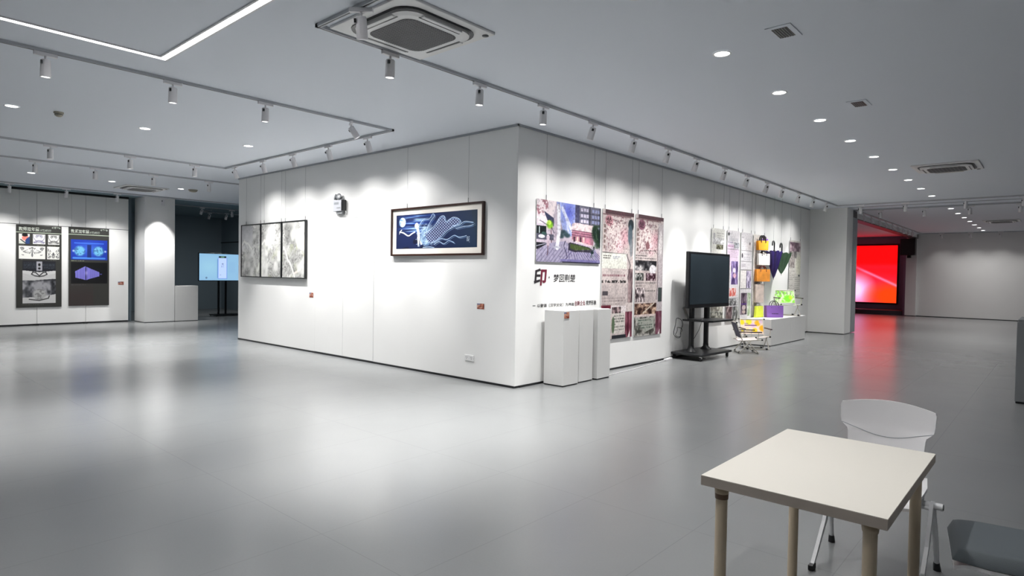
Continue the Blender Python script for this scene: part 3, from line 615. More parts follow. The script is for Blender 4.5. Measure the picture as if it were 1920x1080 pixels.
def info2(k):
    c = Canvas(80, 230, (.90, .89, .90)); g = (.45, .44, .46); PU = (.42, .34, .58)
    if k == 0:
        c.rect(0, 0, 1, 1, (.88, .88, .86)); c.photo(.1, .83, .25, .95, (.6, .6, .62), (.85, .85, .85), 31, 6); c.lines(.4, .82, .95, .96, 6, g, 32, .5); c.photo(.08, .83, .95, .90, (.70, .70, .70), (.92, .92, .92), 33, 9); c.photo(.35, .78, .9, .83, (.25, .25, .2), (.7, .7, .62), 34, 9)
        c.photo(.03, .0, .97, .11, (.35, .36, .34), (.88, .88, .84), 35, 9); c.photo(.03, .115, .97, .2, (.6, .58, .55), (.9, .9, .86), 36, 8); c.rect(0, 0, 1, .008, DK)
    if k == 1:
        c.rect(0, .60, 1, .85, (.90, .84, .90)); c.ell(.10, .955, .07, .02, (.2, .2, .22)); c.lines(.15, .88, .9, .97, 5, (.6, .62, .66), 37, .4); c.lines(.05, .855, .5, .875, 1, PU, 38, .8); c.lines(.05, .815, .5, .835, 1, (.62, .35, .55), 39, .7)
        c.photo(.55, .80, .98, .87, (.5, .52, .54), (.85, .86, .88), 40, 9); c.line([(0, .79), (1, .79)], 1, (.4, .4, .4)); c.lines(.3, .68, .9, .77, 5, (.6, .55, .6), 41, .4)
        c.photo(.35, .40, .92, .66, (.28, .20, .42), (.74, .68, .84), 42, 6); c.ell(.6, .56, .12, .03, (.92, .9, .95)); c.ell(.65, .50, .14, .03, (.88, .74, .80)); c.photo(.25, .27, .8, .36, (.85, .45, .40), (.96, .90, .90), 43, 7)
        c.line([(0, .25), (1, .25)], 1, (.45, .45, .45)); c.photo(.12, .165, .97, .245, (.35, .36, .36), (.86, .86, .86), 44, 9); c.photo(.0, .0, .5, .155, (.35, .24, .26), (.75, .70, .70), 45, 8); c.photo(.52, .0, 1, .155, (.30, .32, .30), (.80, .80, .80), 46, 9)
    if k == 2:
        c.lines(.05, .93, .9, .95, 1, g, 47, .6); c.ell(.78, .875, .05, .018, (.3, .3, .32)); c.lines(.05, .80, .5, .9, 4, (.7, .7, .74), 48, .3); c.line([(0, .79), (1, .79)], 1, g); c.ell(.12, .73, .07, .03, (.35, .35, .38)); c.lines(.25, .68, .8, .76, 4, (.6, .62, .66), 49, .5)
        c.line([(0, .665), (1, .665)], 1, g); c.lines(.03, .60, .45, .64, 2, (.5, .45, .52), 50, .6); c.line([(0, .565), (1, .565)], 1.4, (.3, .3, .3)); c.rect(0, .35, .5, .56, (.94, .93, .92)); c.photo(.52, .355, .95, .555, (.30, .26, .42), (.90, .88, .94), 51, 6)
        c.line([(.02, .35), (.95, .35)], 1.4, (.25, .25, .25)); c.photo(.08, .05, .62, .30, (.20, .14, .22), (.62, .56, .62), 52, 7); c.rect(.12, .165, .6, .18, (.42, .25, .60)); c.ell(.36, .13, .18, .03, (.85, .80, .80)); c.ell(.36, .08, .16, .02, (.85, .78, .76)); c.photo(.66, .03, .95, .30, (.50, .62, .45), (.92, .93, .90), 53, 10)
        c.rect(0, 0, 1, .006, DK)
    if k == 3:
        c.rect(0, 0, 1, 1, (.90, .89, .87)); c.photo(0, .0, .25, .9, (.55, .52, .50), (.9, .88, .86), 54, 6); c.photo(.15, .28, .6, .45, (.36, .30, .28), (.90, .86, .84), 55, 5)
    return c
Q = [(6.08, 6.72, .60, 2.55), (6.88, 7.54, .59, 2.56), (7.65, 8.31, .60, 2.56), (8.40, 9.18, .64, 2.555)]
LQ = ['narrow white infographic board half hidden behind the big dark display', 'narrow white infographic board with purple picture right of the big display', 'white infographic board with purple and dark pictures, third behind the display', 'pale board behind the hanging bags above the low cabinets']
for k in range(4): board('infographic_board', LQ[k], *Q[k], info2(k), off=.02)
c = Canvas(80, 150, (.86, .85, .83)); c.photo(.0, .80, .95, .97, (.42, .32, .38), (.80, .74, .76), 61, 7); c.photo(0, .68, .62, .80, (.40, .38, .38), (.75, .73, .72), 62, 9); c.photo(0, .50, .45, .68, (.45, .42, .42), (.80, .78, .76), 63, 8); c.ell(.85, .55, .4, .25, (.95, .95, .88), .9, .5)
c.lines(0, .05, .5, .5, 12, (.6, .58, .56), 64, .6); c.rect(.0, .0, .6, .03, (.4, .38, .38)); c.lines(.5, .05, .95, .35, 8, (.55, .56, .52), 65, .6); c.rect(.8, .35, .95, .38, (.25, .3, .3))
board('infographic_board', 'grey and cream infographic board at the far end of the right wall', 10.98, 11.92, 1.08, 2.555, c, off=.02)
# ---- far left dark boards
def header(c):
    c.rect(0, .905, 1, .912, (.75, .80, .72)); c.text('教师双年展', .06, .925, .50, .972, (.90, .93, .88)); c.lines(.52, .918, .76, .955, 3, (.80, .85, .80), 71, .8); c.text('新闻学院', .78, .965, .97, .99, (.8, .85, .8))
def boardW(label, y0, y1, z0, z1, c):
    t = thing('exhibition_board', label, 'poster', (-14.35, (y0 + y1) / 2, (z0 + z1) / 2), 0, 'dark boards on the far left wall'); W, Hh = (y1 - y0) / 2, (z1 - z0) / 2
    obj('board', MB().box(.012, -W, -Hh, .022, W, Hh), M_blackm, t); c.plane('print', (.0226, -W, -Hh), (0, 2 * W, 0), (0, 0, 2 * Hh), M_print, t); wires(t, 'B', (-W + .07, W - .07), Hh, HC - (z0 + z1) / 2 - .06, .017)
def bow(c, x0, y0, x1, y1, seed, col=(.2, .2, .22)):
    c.rect(x0, y0, x1, y1, (.90, .90, .88)); m = ((c.X > x0 + .02) & (c.X < x1 - .02) & (c.Y > y0 + .01) & (c.Y < y1 - .01)); cx = (x0 + x1) / 2
    r = np.random.RandomState(seed); hx, hy, cy = (x1 - x0) / 2, (y1 - y0) / 2, (y0 + y1) / 2
    for k in range(14):
        p = [(r.uniform(0, .85) * hx, r.uniform(-.75, .75) * hy)]
        for q in range(3): p.append((min(max(p[-1][0] + r.uniform(-.25, .25) * hx, 0), .9 * hx), min(max(p[-1][1] + r.uniform(-.4, .4) * hy, -.8 * hy), .8 * hy)))
        for sg in (-1, 1): c.line([(cx + sg * a, cy + b) for a, b in p], 1.3, col, .75)
c = Canvas(130, 270, (.20, .20, .19)); header(c)
c.rect(.06, .77, .29, .89, (.88, .86, .84)); c.ell(.20, .84, .08, .035, (.85, .50, .45)); c.poly([(.16, .77), (.29, .77), (.29, .86), (.22, .83)], (.15, .25, .45)); c.ell(.19, .875, .07, .02, (.05, .05, .06)); c.rect(.06, .77, .2, .80, (.80, .82, .78)); c.line([(.1, .82), (.2, .78)], 3, (.1, .1, .12))
bow(c, .36, .77, .63, .89, 5, (.35, .33, .5)); bow(c, .69, .77, .95, .89, 5); bow(c, .06, .59, .63, .745, 8); bow(c, .67, .59, .95, .745, 9)
for x0, x1, y in ((.06, .2, .757), (.45, .62, .75), (.7, .95, .75), (.1, .4, .575), (.75, .9, .572), (.12, .6, .03)): c.lines(x0, y, x1, y + .01, 1, (.6, .6, .55), int(y * 999), .7)
c.rect(.14, .32, .86, .565, (.10, .11, .14)); c.lines(.16, .47, .84, .55, 6, (.45, .5, .55), 77, .4); c.poly([(.14, .45), (.5, .43), (.86, .45), (.86, .35), (.14, .32)], (.80, .80, .80)); c.rect(.44, .45, .56, .56, (.65, .65, .68)); c.ell(.5, .52, .03, .02, (.1, .1, .1)); c.ell(.5, .475, .03, .015, (.1, .1, .1))
for sg in (-1, 1): c.line([(.5, .385), (.5 + sg * .08, .425), (.5 + sg * .14, .43), (.5 + sg * .17, .405), (.5 + sg * .1, .385), (.5, .375)], 3, (.12, .12, .13))
for k in range(5): c.line([(.14, .41 - .016 * k), (.3, .39 - .016 * k), (.7, .39 - .016 * k), (.86, .41 - .016 * k)], 1, (.5, .5, .5), .6)
c.photo(.14, .10, .86, .33, (.05, .06, .08), (.60, .60, .62), 81, 5); c.poly([(.14, .05), (.86, .05), (.86, .16), (.5, .13), (.14, .12)], (.78, .78, .78)); c.ell(.50, .16, .17, .075, (.66, .66, .66), 1, .3); c.put((c.noise(20, 40, 82, 2) > .55) * (((c.X - .5) / .15) ** 2 + ((c.Y - .16) / .065) ** 2 < 1) * .5, (.35, .35, .35)); c.line([(.28, .1), (.5, .085), (.7, .11), (.72, .14)], 3, (.12, .12, .12))
boardW('dark exhibition board with white drawings and two black and white photos, far left', -2.775, -1.823, .47, 2.58, c)
c = Canvas(120, 270, (.21, .21, .20)); header(c); c.put(np.clip(1 - c.Y * 3, 0, .6) * (c.X < .6), (.24, .19, .19))
c.rect(.06, .59, .95, .845, (.10, .22, .66)); c.put(np.clip(1 - np.hypot((c.X - .5) / .42, (c.Y - .72) / .12), 0, 1) * (c.Y > .59) * (c.Y < .845), (.25, .42, .85))
for sx in (.27, .73): c.ell(sx, .70, .15, .075, (.45, .74, .88), .95, .35); c.put((c.noise(30, 60, 90 + int(sx * 10), 2) > .55) * (((c.X - sx) / .14) ** 2 + ((c.Y - .70) / .07) ** 2 < 1) * .6, (.16, .32, .55)); c.ell(.12 if sx < .5 else .90, .70, .04, .02, (.85, .92, .98), .8, .8)
c.line([(.12, .61), (.88, .61)], 6, (.35, .62, .95), .8); c.line([(.15, .80), (.85, .80)], 4, (.3, .5, .9), .7); c.rect(.45, .62, .55, .78, (.10, .18, .45))
c.rect(.06, .285, .95, .555, (.02, .025, .04)); c.poly([(.16, .44), (.40, .505), (.75, .43), (.75, .38), (.42, .33), (.17, .36)], (.52, .50, .86)); c.put((np.sin(c.X * 130) > .6) * (c.X > .16) * (c.X < .75) * (c.Y > .34) * (c.Y < .49) * .35, (.1, .1, .3)); c.line([(.42, .33), (.42, .505)], 2, (.08, .08, .2)); c.ell(.43, .42, .05, .04, (.75, .72, .95), .6, .8); c.rect(.76, .40, .82, .41, (.3, .3, .6))
c.lines(.07, .567, .4, .58, 1, (.7, .75, .6), 97, .8); c.lines(.07, .262, .42, .275, 1, (.6, .6, .6), 98, .6)
boardW('dark exhibition board with glowing blue and violet pictures, far left', -1.67, -.733, .485, 2.588, c)

# ---- lettering on the wall
M_ink, M_mar = mat('black_vinyl', (.03, .025, .03), .5), mat('maroon_vinyl', (.16, .015, .04), .5)
def letters(name, parts, label, y0, y1, z0, z1, slant=0):
    t = thing(name, label, 'wall lettering', (0, y0, z0))
    for s, a, b, c0, c1, mi in parts:
        V, T = text_mesh(s, bold={'·': 0, '印': .03, '梦回荆楚': .010, '—': 0}.get(s, .015)); A = np.array(V)[:, :2]; mn, mx = A.min(0), A.max(0); A = (A - mn) / (mx - mn + 1e-9); m = MB()
        m.add([(.003, a + p[0] * (b - a) + slant * p[1] * (c1 - c0), c0 + p[1] * (c1 - c0) * 1.0) for p in A], T)
        if mi == 2:
            m.m = [1 if sum(A[i][0] for i in f) / 3 > .42 else 0 for f in m.f]
        elif mi == 1: m.m = [1] * len(m.f)
        obj('characters', m, [M_ink, M_mar], t)
letters('headline_lettering', [('印', 0, .27, -.03, .21, 2), ('·', .335, .355, .07, .10, 0), ('梦回荆楚', .44, .97, .02, .135, 0)], 'black and maroon Chinese headline on the wall under the street board', .36, 1.32, 1.405, 1.6, .10)
letters('subtitle_lettering', [('—', 0, .06, .025, .032, 0), ('以御源〔汉字文化〕为基础', .10, .97, 0, .075, 0), ('创新企业', .985, 1.26, 0, .075, 1), ('视觉形象', 1.275, 1.56, 0, .075, 0)], 'long single line of small Chinese lettering above the white plinths', .35, 1.92, 1.07, 1.15)

# ------------------------------------------------------------------ small fixtures on the left face
t = thing('emergency_light', 'white twin head emergency light box above the flush door', 'emergency light', (-4.10, 0, 2.68))
M_eh = mat('grey_white_plastic', (.50, .51, .55), .5); obj('housing', MB().box(-.155, -.085, -.10, .10, -.02, .10, bev=.006), M_eh, t); obj('indicator_panel', MB().box(-.12, -.087, .02, .02, -.0855, .06).box(-.04, -.087, -.05, .07, -.0855, -.03), M_rail, t); obj('end_cover', MB().box(.10, -.085, -.095, .155, -.015, .095, bev=.004), M_black, t)
obj('bracket', MB().box(-.09, -.06, -.145, .09, -.015, -.10), M_mid, t)
for sx in (-.10, .0):
    M = Matrix.Translation((sx, -.06, .155)) @ Matrix.Rotation(math.radians(75), 4, 'X') @ Matrix.Rotation(math.radians(-20 if sx < -.05 else 20), 4, 'Y')
    obj('lamp_head', MB().lathe([(0, -.03), (.035, -.03), (.055, .02), (.050, .024), (0, .018)], 18, M=M), mat('grey_lamp_head', (.16, .17, .18), .4), t); obj('lamp_arm', MB().tube([(sx, -.05, .10), (sx, -.05, .14)], .012, 8), M_mid, t)
obj('cable', MB().tube([(.14, -.03, -.09), (.17, -.03, -.12), (.16, -.03, -.16), (.11, -.03, -.175), (.06, -.03, -.15)], .005, 6), M_white, t)
t = thing('wall_socket', 'white power socket plate low on the left wall', 'socket', (-.857, 0, .325)); obj('plate', MB().box(-.092, -.012, -.042, .092, -.0005, .042, bev=.003), M_white, t)
s = MB()
for q in (-.05, .045):
    for dx, dz in ((-.014, .008), (.014, .008), (0, -.014)): s.box(q + dx - .003, -.0132, dz - .006, q + dx + .003, -.0122, dz + .006)
obj('socket_holes', s, M_dgrey, t)
# ------------------------------------------------------------------ plinths
def plinth(x0, y0, x1, y1, h, label, grp=None):
    t = thing('display_plinth', label, 'plinth', ((x0 + x1) / 2, (y0 + y1) / 2, 0), 0, grp); a, b = (x1 - x0) / 2, (y1 - y0) / 2
    obj('body', MB().box(-a, -b, .018, a, b, h, bev=.003), M_plinth, t); obj('base_gap', MB().box(-a + .008, -b + .008, 0, a - .008, b - .008, .0175), M_black, t); return t
plinth(.06, .545, .395, .90, 1.04, 'tall white plinth with small red card, nearest the corner', 'three white plinths')
plinth(.02, .965, .36, 1.31, 1.035, 'tall white plinth in the middle of the three', 'three white plinths')
plinth(.04, 1.385, .39, 1.725, 1.035, 'tall white plinth farthest from the corner', 'three white plinths')
plinth(-14.10, .735, -13.65, 1.37, 1.03, 'short pale plinth against the column by the dark room')
card(.396, .60, .98, .12, .085, 'B', 6, 'dark red caption card on the nearest white plinth')
t = thing('display_plinth', 'dark unlit counter end at the right edge of the photo', 'counter', (5.9, 4.4, 0)); obj('body', MB().box(-.87, -.54, .025, .9, .4, 1.03, bev=.004), M_mid, t); obj('top', MB().box(-.86, -.53, 1.031, .9, .4, 1.06, bev=.003), M_mid, t); obj('base_gap', MB().box(-.86, -.53, 0, .9, .4, .024), M_black, t)  # the counter's lack of light is put into its grey colour

# ------------------------------------------------------------------ display on wheeled stand
M_scr = mat('dark_screen_glass', (.03, .042, .052), .2, spec=.8)
st = thing('mobile_display_stand', 'big dark display on a black two post wheeled stand', 'display stand', (.32, 5.05, 0), math.radians(-3))
obj('base', MB().box(-.31, -.63, .085, .33, .60, .13, bev=.01), M_black, st)
for x, y in ((-.26, -.54), (.28, -.56), (.28, .50), (-.26, .50)):
    w_ = obj('caster', MB().lathe([(0, -.014), (.036, -.014), (.036, .014), (0, .014)], 16, M=Matrix.Translation((x, y, .036)) @ Matrix.Rotation(PI / 2, 4, 'Y')), M_black, st)
    obj('caster_fork', MB().box(x - .022, y - .02, .04, x + .022, y + .02, .085, bev=.004), M_chrome if (x > 0 and y < 0) else M_black, w_)
for y in (-.28, .30):
    obj('post', MB().box(-.10, y - .045, .13, -.03, y + .045, 1.75, bev=.01), M_black, st); obj('post_foot', MB().lathe([(.11, .131), (.10, .145), (.055, .19), (.05, .24)], 20, M=Matrix.Translation((-.065, y, 0))), M_black, st)
sh = MB(); sh.prism([(.32, -.38), (.38, -.30), (.38, .50), (.34, .56), (-.12, .56), (-.20, .50), (-.20, -.38)], .70, .73, 'z'); obj('shelf', sh, M_black, st)
obj('display_housing', MB().box(-.045, -.585, .95, .030, 1.06, 2.0, bev=.008), M_black, st); obj('screen', MB().box(.0302, -.545, 1.02, .034, 1.02, 1.955), M_scr, st)
obj('mount_bracket', MB().box(-.08, -.4, 1.25, -.029, .42, 1.33).box(-.08, -.4, 1.55, -.029, .42, 1.63), M_black, st)
t = thing('laptop', 'open black laptop on the shelf of the display stand', 'laptop', (.28, 4.83, .7315), math.radians(20))
obj('keyboard_base', MB().box(-.12, -.17, 0, .12, .17, .018, bev=.003), M_black, t)
obj('laptop_screen', MB().box(-.125, -.17, 0, -.115, .17, .235, M=Matrix.Translation((-.118, 0, .01)) @ Matrix.Rotation(math.radians(-24), 4, 'Y') @ Matrix.Translation((.118, 0, 0))), M_dgrey, t)
t = thing('display_cables', 'tangled black cables hanging behind the display stand', 'cable', (.13, 4.5, .7))
def loop(cx, cz, r, y0, tilt, n=18): return [(0 + .02 * math.sin(k), y0 + r * math.cos(2 * PI * k / n), cz + r * tilt * math.sin(2 * PI * k / n)) for k in range(n + 1)]
obj('cable_loop', MB().tube(loop(0, -.12, .16, -.05, 1.15), .006, 6), M_black, t); obj('cable_loop', MB().tube(loop(0, -.2, .11, -.02, .8), .005, 6), M_black, t)
obj('cable_drop', MB().tube([(.02, .95, .0), (0, .85, -.2), (0, .65, -.35), (0, .45, -.42), (.02, .3, -.56)], .005, 6), M_black, t)
t = thing('power_strip', 'pale power strip on the floor beside the display stand', 'power strip', (.08, 4.18, 0), .1); obj('body', MB().box(-.03, -.14, 0.001, .03, .14, .035, bev=.004), M_lamp, t)
obj('cord', MB().tube([(0, -.14, .015), (-.03, -.5, .006), (-.02, -.95, .006), (.0, -1.5, .006), (-.03, -2.1, .006), (-.03, -2.38, .006)], .005, 6), M_lamp, t)

# ------------------------------------------------------------------ low cabinets
def cabinet(y0, y1, label):
    t = thing('low_cabinet', label, 'cabinet', (.325, (y0 + y1) / 2, 0), 0, 'low cabinets at the end of the right wall'); b = (y1 - y0) / 2 - .003
    obj('body', MB().box(-.285, -b, .02, .285, b, .605, bev=.003), M_plinth, t); obj('base_gap', MB().box(-.27, -b + .01, 0, .277, b - .01, .0195), M_black, t)
cabinet(8.0, 9.35, 'low white cabinet under the purple bag'); cabinet(9.35, 10.48, 'low white cabinet under the green camp chair')

# ------------------------------------------------------------------ camp chairs
M_ivory = mat('ivory_tube', (.66, .63, .56), .35); M_arm = mat('dark_brown_armrest', (.035, .018, .02), .4)
def fabric_canvas(kind):
    c = Canvas(60, 36, (.90, .80, .60))
    if kind == 'yellow':
        c.a[:] = (.93, .84, .78)
        for k, (x, y, r_, col) in enumerate([(.08, .8, .13, (.93, .84, .10)), (.38, .85, .16, (.90, .88, .15)), (.75, .75, .15, (.96, .72, .08)), (.95, .4, .16, (.97, .70, .10)), (.62, .25, .13, (.97, .83, .10)), (.05, .25, .12, (.95, .85, .3)), (.3, .3, .1, (.90, .84, .62)), (.55, .6, .12, (.88, .74, .86)), (.9, .85, .1, (.88, .76, .84))]): c.ell(x, y, r_, r_ * 1.6, col, 1, .4)
        c.rect(.18, .56, .72, .64, (.40, .25, .42), .8); c.rect(.18, .70, .35, .74, (.4, .3, .4), .6)
    if kind == 'green':
        c.a[:] = (.82, .92, .72); c.put((c.noise(9, 5, 7) > .52) * .8, (.50, .85, .20)); c.ell(.65, .35, .22, .35, (.45, .86, .12), .9, .4); c.ell(.8, .45, .12, .2, (.78, .86, .15), .8, .4)
        for k in range(5): c.ell(.1 + .18 * k, .8, .04, .14, (.50, .58, .45), .8)
    if kind == 'grey': c.a[:] = (.34, .33, .40); c.ell(.5, .6, .1, .25, (.55, .54, .6), .6, .4)
    return c
def camp_chair(label, loc, rz, kind, seatcol):
    t = thing('camp_chair', label, 'camp chair', loc, rz, None); r = .010
    for sy, nm in ((-.19, 'front'), (.17, 'rear')):
        g = MB(); yt = sy * (-.25)
        g.tube([(-.255, yt, .27), (-.25, sy, .02), (-.23, sy, .012), (.23, sy, .012), (.25, sy, .02), (.255, yt, .27)], r, 8); L = obj('leg_frame', g, M_ivory, t)
        obj('foot_cap', MB().lathe([(0, -.02), (.018, -.02), (.018, .02), (0, .02)], 10, M=Matrix.Translation((-.2, sy, .020)) @ Matrix.Rotation(PI / 2, 4, 'Y')).lathe([(0, -.02), (.018, -.02), (.018, .02), (0, .02)], 10, M=Matrix.Translation((.2, sy, .020)) @ Matrix.Rotation(PI / 2, 4, 'Y')), M_black, L)
    for sx in (-1, 1):
        obj('side_rail', MB().tube([(sx * .245, -.25, .285), (sx * .245, .20, .255)], r, 8), M_ivory, t); obj('arm_post', MB().tube([(sx * .265, -.16, .27), (sx * .275, -.18, .43)], .008, 8), M_ivory, t)
        obj('armrest', MB().box(sx * .275 - .022, -.24, .43, sx * .275 + .022, .20, .452, bev=.005), M_arm, t); obj('back_post', MB().tube([(sx * .245, .12, .25), (sx * .25, .25, .625)], r, 8), M_ivory, t)
    obj('top_bar', MB().tube([(-.265, .25, .625), (.265, .25, .625)], r, 8), M_ivory, t)
    obj('joint_cap', MB().tube([(-.285, .25, .625), (-.255, .25, .625)], .016, 8).tube([(.255, .25, .625), (.285, .25, .625)], .016, 8).tube([(-.245, -.27, .287), (-.245, -.24, .285)], .017, 8).tube([(.245, -.27, .287), (.245, -.24, .285)], .017, 8), M_black, t)
    c = fabric_canvas(kind); c.plane('back_fabric', (-.24, .143, .31), (.48, 0, 0), (0, .105, .30), canvas_mat('printed_fabric', rough=.8), t)
    obj('seat_fabric', MB().grid(lambda u, v: (-.24 + .48 * u, -.24 + .42 * v, .285 - .03 * v - .02 * math.sin(PI * u)), 8, 6), seatcol, t)
    return t
M_grey_f = mat('grey_fabric', (.10, .09, .14), .8); M_pale_f = mat('pale_pattern_fabric', (.62, .55, .54), .8, noise=.3, nscale=14)
camp_chair('yellow patterned camp chair facing the hall before the low cabinets', (.50, 7.30, 0), math.radians(37), 'yellow', M_pale_f)
camp_chair('dark grey camp chair seen from the side, beside the display stand', (.62, 6.50, 0), math.radians(124), 'grey', M_pale_f)
camp_chair('green leaf patterned camp chair standing on the low cabinets', (.32, 9.98, .606), math.radians(38), 'green', mat('green_white_fabric', (.70, .80, .60), .8, noise=.3, nscale=14))

# ------------------------------------------------------------------ bags
def tube_handle(x0, x1, z0, z1, y, r=.008, n=10): return [(x0 + (x1 - x0) * (.5 - .5 * math.cos(PI * k / n)), y, z0 + (z1 - z0) * math.sin(PI * k / n)) for k in range(n + 1)]
def bag(name, label, loc, rz, w_, h_, d, col, hcol, hh, taper=.06, strap=.009, logo=False):
    t = thing(name, label, 'bag', loc, rz); a, b = w_ / 2, d / 2; m = MB(); k = taper
    def ringp(z, s, dd): return [(x * s, y * dd, z) for x, y in ((-a, -b), (-a * .5, -b * 1.08), (a * .5, -b * 1.08), (a, -b), (a, b), (a * .5, b * 1.08), (-a * .5, b * 1.08), (-a, b))]
    R = [ringp(0, 1 - k, 1), ringp(h_ * .1, 1 - k * .8, 1.02), ringp(h_ * .6, 1 - k * .3, .9), ringp(h_, 1.0, .75)]; n = 8
    m.add([p for q in R for p in q], [(j * n + i, j * n + (i + 1) % n, (j + 1) * n + (i + 1) % n, (j + 1) * n + i) for j in range(3) for i in range(n)] + [tuple(range(n))[::-1]], 0, False)
    m.add([(p[0] * .96, p[1] * .9, h_ * .97) for p in R[3]], [tuple(range(n))], 0); obj('body', m, col, t)
    for sy in (-1, 1): obj('handle', MB().tube([(-a * .42, sy * b * .8, h_ * .8)] + tube_handle(-a * .42, a * .42, h_, h_ + hh, sy * b * .6) + [(a * .42, sy * b * .8, h_ * .8)], strap, 8), hcol, t)
    if logo:
        lm = MB()
        for k, (q, l) in enumerate([(-.09, .022), (-.062, .016), (-.04, .025), (-.005, .02), (.022, .028), (.056, .02)]): lm.box(q, -b * 1.08 - .003, h_ * .30, q + l, -b * 1.08 - .002, h_ * .30 + .014)
        obj('printed_words', lm, M_ink, t)
    return t
M_purple = mat('purple_felt', (.28, .13, .50), .8); M_orange = mat('orange_fabric', (.85, .33, .01), .7, noise=.2); M_cream = mat('cream_canvas', (.80, .78, .74), .8)
bag('purple_tote_bag', 'purple felt bag with black handles standing on the low cabinet', (.36, 8.88, .606), math.radians(52), .44, .28, .13, M_purple, M_black, .11, logo=True)
bag('orange_pouch', 'small orange pouch with black strap hanging topmost on the pale board', (.135, 8.66, 2.19), math.radians(62), .30, .22, .09, M_orange, M_black, .12, .12, .016)
bag('purple_card_sleeve', 'narrow purple sleeve hanging between orange pouch and umbrellas', (.10, 8.92, 2.22), math.radians(60), .16, .25, .04, M_purple, mat('dark_purple', (.06, .02, .10), .7), .05, 0, .006)
bag('white_tote_bag', 'white tote bag with black handles hanging below the orange pouch', (.14, 8.74, 1.84), math.radians(74), .42, .27, .06, M_cream, M_black, .06, .02, .012)
bag('orange_tote_bag', 'orange brown tote bag hanging below the white tote bag', (.14, 8.70, 1.45), math.radians(70), .46, .29, .07, mat('burnt_orange_fabric', (.72, .26, .03), .8, noise=.45, nscale=9), mat('dark_red_strap', (.10, .012, .01), .6), .07, .02, .012)
bag('beige_satin_bag', 'beige and brown satin bag hanging in the lower middle of the board', (.10, 8.62, .955), math.radians(72), .30, .43, .05, mat('beige_satin', (.62, .52, .46), .35, noise=.5, nscale=8), M_wire, .04, .1, .005)
bag('yellow_green_pouch', 'bright yellow green pouch hanging lowest beside the low cabinets', (.13, 8.55, .612), math.radians(75), .26, .26, .06, mat('lime_fabric', (.70, .78, .06), .8, noise=.2), M_wire, .05, -.1, .006)

# ------------------------------------------------------------------ umbrellas hanging by crook handles
def umbrella(label, loc, rz, R_, zt, ztop, col, lean=(0, 0), hc=None):
    t = thing('hanging_umbrella', label, 'umbrella', loc, rz); n = 64; nv = 10; lx, ly = lean
    def fn(u, v):
        a = 2 * PI * u; q = v ** .8; fold = 1 + .22 * abs(math.cos(4 * a)) - .12; r = .008 + R_ * q * fold
        return (r * math.cos(a) * .95 + lx * v, r * math.sin(a) + ly * v, zt + (ztop - zt) * v + (.035 * abs(math.cos(4 * a)) if v > .99 else 0))
    obj('canopy', MB().grid(fn, n, nv), col, t)
    def fi(u, v):
        a = 2 * PI * u; x, y, z = fn(u, 1); return (x * (1 - .8 * v) + lx * .8 * v, y * (1 - .8 * v) + ly * .8 * v, z - .16 * v)
    obj('canopy_inner', MB().grid(fi, n, 3), col, t)
    obj('tip', MB().tube([(0, 0, zt + .02), (0, 0, zt - .035)], [.008, .004], 8), M_black, t)
    cr = [(lx, ly, ztop - .15), (lx, ly, ztop + .20)] + [(lx, ly - .065 + .065 * math.cos(PI * k / 10), ztop + .20 + .06 * math.sin(PI * k / 10)) for k in range(1, 11)] + [(lx, ly - .13, ztop + .15)]
    obj('crook_handle', MB().tube(cr, .017, 8), M_black, t); obj('hub', MB().lathe([(.035, -.02), (.03, .06), (.012, .10)], 12, M=Matrix.Translation((lx, ly, ztop - .03))), M_black, t)
    obj('hanging_wire', MB().tube([(lx, ly - .065, ztop + .27), (lx, ly - .045, HC - .03)], .0022, 5), M_wire, t)
    return t
M_pu = mat('dark_purple_nylon', (.045, .030, .16), .35, noise=.3); M_gn = mat('sage_green_nylon', (.12, .24, .13), .4, noise=.3)
umbrella('dark purple umbrella hanging tip down by its black crook handle', (.245, 9.15, 0), 0, .18, 1.53, 2.16, M_pu)
umbrella('sage green umbrella hanging tip down behind the purple one', (.27, 9.62, 0), 0, .22, 1.64, 2.13, M_gn)

# ------------------------------------------------------------------ folding partition, LED screen, stage, speaker
t = thing('folding_partition', 'grey folded partition panels stacked behind the white right column', 'partition', (.88, 13.7, 0))
for k in range(4): obj('panel', MB().box(-.10, -.24 + .115 * k, .02, .095, -.135 + .115 * k, 3.30, bev=.006), M_rail, t)
obj('hanger', MB().box(-.08, -.22, 3.301, .08, .2, HC - .02), M_black, t)
cv = Canvas(260, 150, (.90, .03, .05)); X, Y = cv.X, cv.Y
cv.put(np.clip((.62 - Y) * 2.5, 0, 1) * np.clip(.9 - abs(X - .78) * .9, 0, 1), (.98, .20, .35)); cv.put(np.clip(1 - np.hypot((X - .64) / .20, (Y - .22) / .38), 0, 1) * 1.3, (1, .72, .92)); cv.put(np.clip(1 - np.hypot((X - .95) / .26, (Y - .12) / .30), 0, 1) * 1.5, (.98, .22, .04))
cv.put(np.clip(1 - abs(Y - (.66 - (X - .6) * .9)) * 26, 0, 1) * (X > .55) * .7, (1, .55, .75)); cv.put((Y > .66) * 1.0, (.93, .02, .03)); cv.put(np.clip(1 - abs(Y - .62) * 12, 0, 1) * .5, (.95, .10, .20))
t = thing('led_wall_screen', 'large glowing red screen on the dark end wall', 'screen', (-2.45, 26.3, 0)); obj('bezel', MB().box(-2.41, -.02, .43, 2.41, .035, 3.18), M_black, t)
cv.plane('screen_image', (-2.34, -.022, .50), (4.68, 0, 0), (0, 0, 2.61), canvas_mat('glowing_red_image', emit=1.15), t)
t = thing('stage_platform', 'low dark stage in front of the red screen', 'stage', (-2.8, 25.8, 0)); obj('deck', MB().box(-3.1, -.50, .0, 3.09, .5, .20, bev=.01), mat('dark_stage_carpet', (.05, .06, .075), .6), t)
